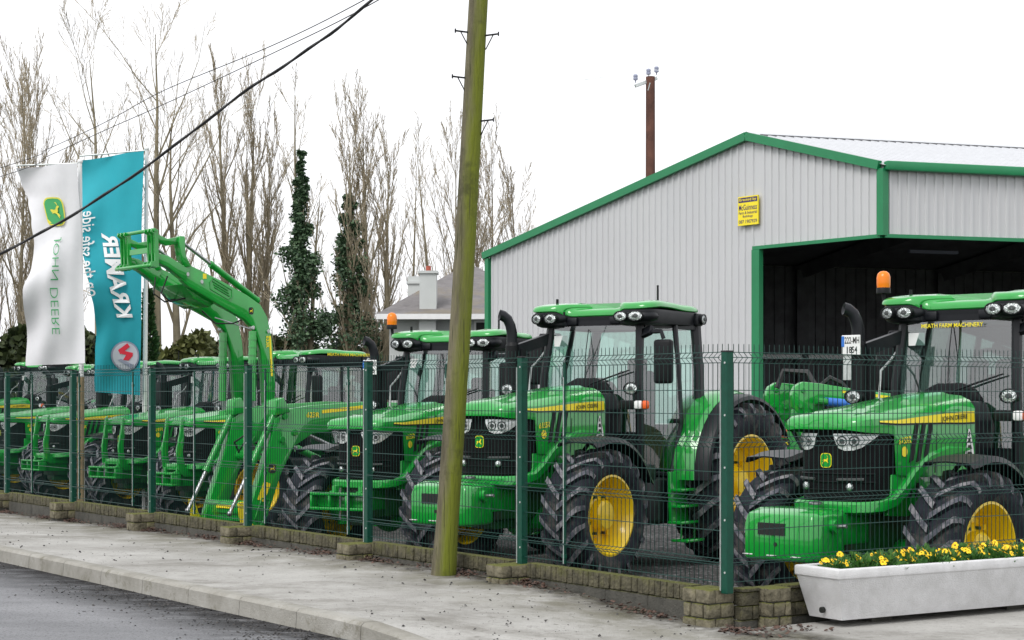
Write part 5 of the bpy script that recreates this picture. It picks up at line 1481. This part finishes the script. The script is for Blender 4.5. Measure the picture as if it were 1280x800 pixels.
for root, u0, u1, vt, Y, lab, lower in ((wf, 100, 103, 202, YW + .12, 'slim pole carrying the white banner flag', 'brown'), (tf, 183.5, 168, 186, YT + .12, 'slim white pole carrying the teal banner flag', 'white')):
    a = at(u0, vt, Y); b_ = at(u1 if lower == 'brown' else 180, 470, Y); bz = yard_at(b_.x, b_.y) - .05
    fp_ = empty('flag_pole', (b_.x, b_.y, bz)); tag(fp_, lab, 'flag pole', 'poles of the two banner flags')
    mb = MB(); mb.tube([Vector((0, 0, 0)), Vector((a.x - b_.x, 0, a.z - bz))], [.05, .035], 10); mb.ball((a.x - b_.x, 0, a.z - bz), .05, 8, 6); mb.build('pole', M['white'], fp_, smooth=50)
    l_ = at(20 if lower == 'brown' else 100, 207 if lower == 'brown' else 195, Y)
    mb = MB(); mb.tube([Vector((a.x - b_.x, 0, a.z - bz - .03)), l_ - Vector((b_.x, b_.y, bz))], .016, 8); mb.build('top_arm', M['galv'], fp_)
o_ = at(101, 560, 28.5); tp = empty('timber_stake', (o_.x, o_.y, yard_at(o_.x, o_.y) - .02)); tag(tp, 'weathered timber stake with blue foot below the white flag', 'stake')
mb = MB(); mb.box((0, 0, 1.05 + .2), (.10, .08, 2.5)); mb.build('timber', M['render'] if False else mat('weathered_timber', (.20, .15, .08), .9, var=.4, bump=.3), tp)
mb = MB(); mb.box((.06, -.06, .30), (.10, .06, .36)); mb.build('blue_guard', mat('pale_blue_plastic', (.18, .38, .60), .5), tp, bevel=.01)
# ================================================================== TREES
def grow(mb, rng, p, d, L_, r, lev, maxlev, spec, tips=None):
    """one limb as a tapered bent tube, then its side limbs"""
    nseg = 6 if lev == 0 else 4 if lev == 1 else 3
    pts = [p]; rr = [r]; q = p.copy(); dd = d.copy()
    for i in range(nseg):
        wb = spec['wob'] * (.45 if lev == 0 else 1)
        dd = (dd + Vector((rng.gauss(0, wb), rng.gauss(0, wb), rng.gauss(0, wb) + spec['up'] * (.5 if lev == 0 else 1)))).normalized()
        q = q + dd * (L_ / nseg); pts.append(q.copy()); rr.append(max(spec['rmin'], r * (1 - (i + 1) / nseg * spec['taper'])))
    mb.tube(pts, rr, 7 if lev == 0 else 5 if lev == 1 else 3, 1 if lev >= 2 else 0, caps=False)
    if lev >= maxlev: return
    n = spec['n'][lev]
    f0 = spec['start'][lev]
    for k in range(n):
        f = f0 + (1 - f0) * ((k + rng.random()) / n) ** .9
        i = min(nseg - 1, int(f * nseg)); g = f * nseg - i
        bp = pts[i].lerp(pts[i + 1], g); br = rr[i] + (rr[i + 1] - rr[i]) * g
        t = (pts[i + 1] - pts[i]).normalized(); az = rng.random() * 6.283
        o = t.orthogonal().normalized(); w = t.cross(o); side = o * math.cos(az) + w * math.sin(az)
        ang = R(rng.gauss(spec['ang'][lev], 8))
        nd = (t * math.cos(ang) + side * math.sin(ang)).normalized()
        ln = L_ * spec['len'][lev] * rng.uniform(.6, 1.2) * (1 - .55 * (f - f0) / max(.01, 1 - f0))
        grow(mb, rng, bp, nd, ln, max(spec['rmin'], br * spec['rad'][lev]), lev + 1, maxlev, spec)
POPLAR = dict(wob=.05, up=.13, taper=.95, rmin=.0062, n=[26, 12, 9], start=[.13, .10, .12], ang=[17, 19, 26], len=[.40, .36, .36], rad=[.50, .55, .6])
OPEN = dict(wob=.07, up=.11, taper=.94, rmin=.0062, n=[13, 8, 6], start=[.30, .18, .2], ang=[29, 31, 35], len=[.42, .44, .42], rad=[.52, .55, .6])
SLIM = dict(wob=.06, up=.14, taper=.94, rmin=.0062, n=[15, 7, 4], start=[.25, .15, .2], ang=[24, 28, 32], len=[.26, .42, .42], rad=[.42, .55, .6])
def tree(u, vtop, Y, spec, seed, label, stems=((0, 0, 1.0),), r=.2, ivy=None, name='bare_tree'):
    """stems: (offset x, lean, height fraction)"""
    rng = random.Random(seed)
    b = at(u, 500, Y); b.z = -1.0
    H = CAMZ + (HY - vtop) * Y / F + 1.0
    root = empty(name, b); tag(root, label, 'tree', 'bare winter trees beyond the yard')
    mb = MB()
    sp_ = dict(spec)
    for ox, ln, hf in stems:
        d = Vector((ln, rng.uniform(-.04, .04), 1)).normalized()
        grow(mb, rng, Vector((ox, rng.uniform(-.3, .3), 0)), d, H * hf * .97, r, 0, 3, sp_)
    # split into trunk and crown meshes by the recorded material index
    tr, cr = MB(), MB()
    mapv = {0: {}, 1: {}}
    for f, m_ in zip(mb.f, mb.m):
        T_ = cr if m_ else tr; mp = mapv[1 if m_ else 0]
        idx = []
        for i in f:
            if i not in mp: mp[i] = len(T_.v); T_.v.append(mb.v[i])
            idx.append(mp[i])
        T_.f.append(tuple(idx)); T_.m.append(0)
    tr.build('trunk', M['bark'], root, smooth=60); cr.build('crown', M['twig'], root, smooth=0)
    if ivy:
        lo, hi, w0, w1, nl = ivy
        mb = MB(); sc_ = Y / F
        zl, zh = CAMZ + (HY - lo) * sc_ + 1, CAMZ + (HY - hi) * sc_ + 1
        lumps = [(rng.random() ** 1.2, rng.uniform(-1, 1), rng.uniform(-1, 1), rng.uniform(.14, .55)) for _ in range(46)]
        for i in range(nl):
            if rng.random() < .28:
                f = rng.random() ** 1.25; a = rng.random() * 6.283
                rad = (w0 + (w1 - w0) * f) * sc_ * .5 * (.66 + .34 * math.sin(f * 19 + a * 2)) * math.sqrt(rng.random()) * .8
                c = Vector((math.cos(a) * rad, math.sin(a) * rad, zl + (zh - zl) * f))
            else:
                f, ox, oy, lr = rng.choice(lumps)
                hw = (w0 + (w1 - w0) * f) * sc_ * .5
                dd = Vector((rng.gauss(0, 1), rng.gauss(0, 1), rng.gauss(0, 1.3))).normalized() * (lr * hw * rng.uniform(.4, 1.15))
                c = Vector((ox * hw * .78, oy * hw * .78, zl + (zh - zl) * f)) + dd
            c.x += (stems[0][0] + stems[0][1] * c.z) * .9
            d = Vector((rng.gauss(0, 1), rng.gauss(0, 1), rng.gauss(-.3, .6))).normalized(); up = Vector((rng.gauss(0, 1), rng.gauss(0, 1), rng.gauss(.6, .6))).normalized()
            leaf_quad(mb, c, d, up, rng.uniform(.05, .14), rng.uniform(.045, .10))
        mb.build('ivy', M['ivy'], root, smooth=0)
    return root
tree(18, 95, 60, POPLAR, 1, 'bare tree with several upright stems at the far left edge', ((-.5, -.03, .85), (.2, .0, 1), (.8, .03, .9)), .13)
tree(52, 112, 63, POPLAR, 2, 'slim bare tree just left of the white flag top', ((0, .0, 1), (.5, .03, .8)), .12)
tree(127, 50, 52, OPEN, 3, 'bare tree whose forked top rises above the two flags', ((0, .0, 1), ), .17)
tree(210, 22, 54, OPEN, 4, 'tallest bare tree with twin trunks right of the teal flag', ((-.22, -.012, 1), (.25, .035, .80)), .19)
tree(293, 108, 58, POPLAR, 5, 'upright bare poplar behind the raised loader arms', ((-.2, -.01, 1), (.3, .02, .95), (.9, .03, .8)), .20)
tree(377, 102, 52, SLIM, 6, 'slim tree with dense ivy column and bare forked top', ((0, .0, 1), (.2, .03, .74)), .15, (425, 190, 74, 7, 13000))
tree(450, 152, 56, POPLAR, 7, 'broad bare poplar with dark ivy around its lower trunk', ((-.2, -.02, .95), (.2, .01, 1), (.7, .03, .9)), .18, (425, 245, 82, 14, 13000))
tree(523, 172, 60, SLIM, 8, 'slender bare tree with two thin stems above the chimney', ((-.3, -.01, .95), (.3, .01, 1)), .11)
tree(566, 172, 62, POPLAR, 9, 'bare tree half hidden behind the leaning pole', ((0, .0, 1), (.6, .03, .8)), .11)
tree(642, 202, 64, POPLAR, 10, 'bare tree rising behind the left end of the shed', ((-.4, -.02, 1), (.4, .03, .95)), .11)
# hedges and the small conifer
def hedge(name, u0, u1, v0, Y, dep, nl, m, label, lsz=.2, sd=1):
    rng = random.Random(sd); a, b_ = at(u0, 500, Y), at(u1, 500, Y)
    root = empty(name, (a.x, Y, -1.0)); tag(root, label, 'hedge')
    H = CAMZ + (HY - v0) * Y / F + 1.0; L_ = b_.x - a.x
    mb = MB()
    for i in range(nl):
        x = rng.random() * L_; top = H * (1 + .06 * math.sin(x * 1.3 + sd) + .05 * math.sin(x * 3.7))
        z = top * (1 - rng.random() ** 1.6 * .95); y = rng.uniform(-dep, dep) * .5 * (1 if z < top * .85 else .7)
        leaf_quad(mb, Vector((x, y, z)), rdir(-.6, 1), rdir(-.2, 1), rng.uniform(.7, 1.2) * lsz, rng.uniform(.5, .9) * lsz)
    mb.build('foliage', m, root, smooth=0)
    mb = MB(); x = .3
    while x < L_:
        mb.tube([(x, rng.uniform(-.1, .1), 0), (x + rng.uniform(-.2, .2), 0, H * .7)], [.05, .02], 5); x += 1.0
    mb.build('stem', M['bark'], root)
hedge('hedge', -140, 150, 428, 50, 1.6, 15000, M['hedge'], 'dark clipped hedge behind the white flag at far left', .24, 2)
hedge('hedge', 150, 262, 421, 49, 1.4, 5000, M['olive'], 'olive green hedge behind the tractor roofs right of the teal flag', .2, 3)
hedge('hedge', 255, 480, 432, 70, 2.2, 16000, M['hedge'], 'distant low hedge between the ivy clad trees', .34, 4)
rng_ = random.Random(5)
cn = empty('conifer', (at(185, 500, 47).x, 47, -1.0)); tag(cn, 'small dark green conifer with tiered crown beside the teal flag', 'conifer')
mb = MB(); Hc = CAMZ + (HY - 358) * 47 / F + 1
for i in range(5200):
    f = rng_.random() ** 1.2; a = rng_.random() * 6.283
    tier = .75 + .25 * math.cos(f * 26)
    rad = (1 - f) ** .8 * .62 * tier * math.sqrt(rng_.random()) + .03
    d = Vector((math.cos(a), math.sin(a), .5)).normalized()
    leaf_quad(mb, Vector((math.cos(a) * rad, math.sin(a) * rad, .3 + f * (Hc - .4))), d, rdir(0, 1), rng_.uniform(.08, .16), .07)
mb.build('crown', M['conifer'], cn, smooth=0)
mb = MB(); mb.tube([(0, 0, 0), (0, 0, Hc * .9)], [.09, .02], 8); mb.build('trunk', M['bark'], cn)
# ================================================================== PLACE THE TRACTORS
proto = make_tractor()
base_kids = True
def new_tractor(): return copy_tree(proto)
tB = new_tractor(); add_weight(tB)
place_by_nose(tB, 597, 117, 37, 'large green tractor with weight block, in the middle just right of the leaning pole', sc_=1.04)
tC = new_tractor(); add_weight(tC); add_beacon(tC); add_plate(tC, '222-MH', '1854'); add_screen_banner(tC, 'MEATH FARM MACHINERY')
place_by_nose(tC, 1030, 146, 46, 'green tractor behind the flower planter, with orange beacon and plate 222-MH 1854')
tA = new_tractor(); add_hitch(tA); add_beacon(tA); add_plate(tA, '211-MH', '1026')
place_by_nose(tA, 443, 104, 29, 'green tractor with orange beacon and plate just left of the leaning pole')
tD = new_tractor(); add_guard(tD); add_raised_loader(tD); add_roof_words(tD, 'MEATH FARM MACHINERY'); add_hitch(tD)
place_by_nose(tD, 224, 77, 50, 'green tractor with its front loader raised high in the air')
tE = new_tractor(); add_guard(tE); add_hitch(tE)
place_by_nose(tE, 148, 69, 41, 'green tractor with loader brackets, standing below the teal flag')
tF = new_tractor(); add_guard(tF); add_hitch(tF)
place_by_nose(tF, 58, 62, 49, 'green tractor with grille guard, standing below the white flag')
tG = new_tractor(); add_hitch(tG)
place_by_nose(tG, -2, 57, 48, 'green tractor cut by the left edge, in the front row')
tH = proto
place_by_nose(tH, -45, 49.5, 40, 'green tractor in the back row at far left, its hood above the front row', z=-.45)

LW = make_low_loader('front_loader')
p = R(45); fwd = Vector((-math.sin(p), -math.cos(p), 0)); left = Vector((math.cos(p), -math.sin(p), 0))
knee = at(352, 500, F / 85.0); knee.z = 0
r_ = knee - fwd * 4.05 - left * .52
fc = r_ + fwd * 4.5
LW.location = (r_.x, r_.y, yard_at(fc.x, fc.y)); LW.rotation_euler = (0, 0, -R(135))
tag(LW, 'green front loader lowered to the ground with long yellow striped boom', 'loader', 'detached green front loaders')
# the second loader: its knees and legs show between the two nearest tractors, its booms run back behind the bonnet
L2 = empty('front_loader')
p = R(-68); fwd = Vector((-math.sin(p), -math.cos(p), 0))
ORG = at(1000, 500, F / 94.0)
L2.scale = (.9, .9, .95); L2.location = (ORG.x - .12, ORG.y, yard_z(3.5)); L2.rotation_euler = (0, 0, math.atan2(-.22, -.975))      # x points to the left of the picture
tag(L2, 'green front loader with blue hose caps standing between the two nearest tractors', 'loader', 'detached green front loaders')
for y in (.52, -.52):
    s = 1 if y > 0 else -1
    mb = MB(); mb.prism([(.16, 2.22), (.22, 2.10), (.20, 1.92), (.06, 1.78), (-.10, 1.74), (-.22, 1.84), (-.34, 2.00), (-2.4, 1.82), (-2.4, 2.02), (-.9, 2.16), (-.20, 2.26), (.05, 2.28)], lambda a, b, h, y=y: Vector((a, y + h, b)), -.07, .07)
    am = mb.build('boom_arm', M['green'], L2, bevel=.015)
    mb = MB(); mb.prism([(-.55, 2.17), (-1.3, 2.085), (-1.3, 2.045), (-.55, 2.13)], lambda a, b, h: Vector((a, y + h, b)), .071, .075); mb.build('yellow_stripe', M['decal'], am)
    for (a, b) in ((.05, 2.16), (-.08, 1.93), (.1, 1.95), (-.22, 2.0), (.0, 1.84)):
        mb = MB(); mb.tube([(a, y - .09, b), (a, y + .10, b)], .03, 10); mb.build('pivot_pin', M['green2'], am)
    mb = MB(); mb.prism([(.18, 1.96), (-.08, 1.76), (-.55, .98), (-.72, .50), (-.78, .06), (-.60, .02), (-.50, .42), (-.30, .92), (.02, 1.40), (.20, 1.78)], lambda a, b, h, y=y: Vector((a, y + h, b)), -.06, .06)
    lg = mb.build('loader_leg', M['green2'], L2, bevel=.015)
    deer_sticker(lg, (-.10, y + .062, 1.42), 1, .13)
    mb = MB(); mb.prism([(-.30, 1.12), (-.42, .98), (-.36, .90), (-.26, 1.04)], lambda a, b, h: Vector((a, y + h, b)), .061, .064); mb.build('warning_sticker', M['decal'], lg)
    mb = MB(); mb.tube([(-.20, 1.86), (-.62, 1.20)] and [(-.25, y + .02, 1.86), (-.80, y + .02, 1.20)], .04, 8); mb.build('tilt_cylinder', M['green'], L2)
    mb = MB(); mb.tube([(-2.3, y, 1.9), (-2.3, y, 1.0), (-2.0, y, .0)], .07, 8); mb.build('loader_mast', M['green'], L2)
mb = MB(); mb.tube([(-.66, -.52, .4), (-.66, .52, .4)], .08, 10); mb.build('cross_tube', M['green'], L2)
for y in (.66, .74):
    mb = MB(); mb.tube([(-.10, y, 2.02), (-1.6, y, 1.90)], .045, 10); c_ = mb.build('lift_cylinder', M['green2'], L2)
    mb = MB(); mb.tube([(-.26, y, 2.007), (-.62, y, 1.978)], .058, 12); mb.build('hose_cap', M['blue'], c_)
mb = MB(); mb.tube([(-.3, .3, 2.2), (-.45, .40, 2.34), (-.62, .42, 2.26), (-.8, .45, 2.08)], .035, 6); mb.tube([(.1, -.3, 2.2), (.0, -.3, 2.44), (-.3, -.1, 2.42), (-.4, .0, 2.2)], .045, 6); mb.build('hose', M['rubber'], L2)

# ================================================================== LIGHT, WORLD, CAMERA
w = bpy.data.worlds.new('World'); sc.world = w; w.use_nodes = True; nt = w.node_tree; nt.nodes.clear(); L = nt.links.new
o = _n(nt, 'ShaderNodeOutputWorld'); bg = _n(nt, 'ShaderNodeBackground'); sky = _n(nt, 'ShaderNodeTexSky'); sky.sky_type = 'NISHITA'
SUN_EL, SUN_AZ = 48, 215          # high, diffuse, behind the camera to the left
sky.sun_disc = False; sky.sun_elevation = R(SUN_EL); sky.sun_rotation = R(SUN_AZ); sky.air_density = 1.0; sky.dust_density = 4.0; sky.altitude = 50
hs = _n(nt, 'ShaderNodeHueSaturation'); hs.inputs['Saturation'].default_value = .10
# overcast: an even layer of cloud evens the sky out
mx = _n(nt, 'ShaderNodeMix', data_type='RGBA'); mx.inputs[0].default_value = .75; mx.inputs[7].default_value = (9.0, 9.1, 9.4, 1)
L(sky.outputs[0], hs.inputs['Color']); L(hs.outputs[0], mx.inputs[6]); L(mx.outputs[2], bg.inputs[0]); bg.inputs[1].default_value = .12
L(bg.outputs[0], o.inputs[0])
sl = bpy.data.lights.new('Sun', 'SUN'); sl.energy = 1.2; sl.angle = R(25); sl.color = (1, .97, .93)
so = bpy.data.objects.new('Sun', sl); C.objects.link(so)
az, el = R(SUN_AZ), R(SUN_EL)
sd = Vector((math.sin(az) * math.cos(el), math.cos(az) * math.cos(el), math.sin(el)))
so.rotation_euler = sd.to_track_quat('Z', 'Y').to_euler()
cd = bpy.data.cameras.new('Camera'); co = bpy.data.objects.new('Camera', cd); C.objects.link(co); sc.camera = co
co.location = (0, 0, CAMZ); co.rotation_euler = (R(90), 0, 0)
cd.sensor_fit = 'HORIZONTAL'; cd.sensor_width = 36; cd.lens = F / 1280 * 36; cd.shift_y = (HY - 400) / 1280
cd.clip_start = .1; cd.clip_end = 3000
sc.render.engine = 'CYCLES'
sc.view_settings.view_transform = 'Standard'; sc.view_settings.look = 'None'; sc.view_settings.exposure = .42; sc.view_settings.gamma = 1
sc.cycles.max_bounces = 8; sc.cycles.transparent_max_bounces = 16; sc.cycles.caustics_reflective = False; sc.cycles.caustics_refractive = False
try:
    sc.cycles.use_denoising = True
except Exception: pass
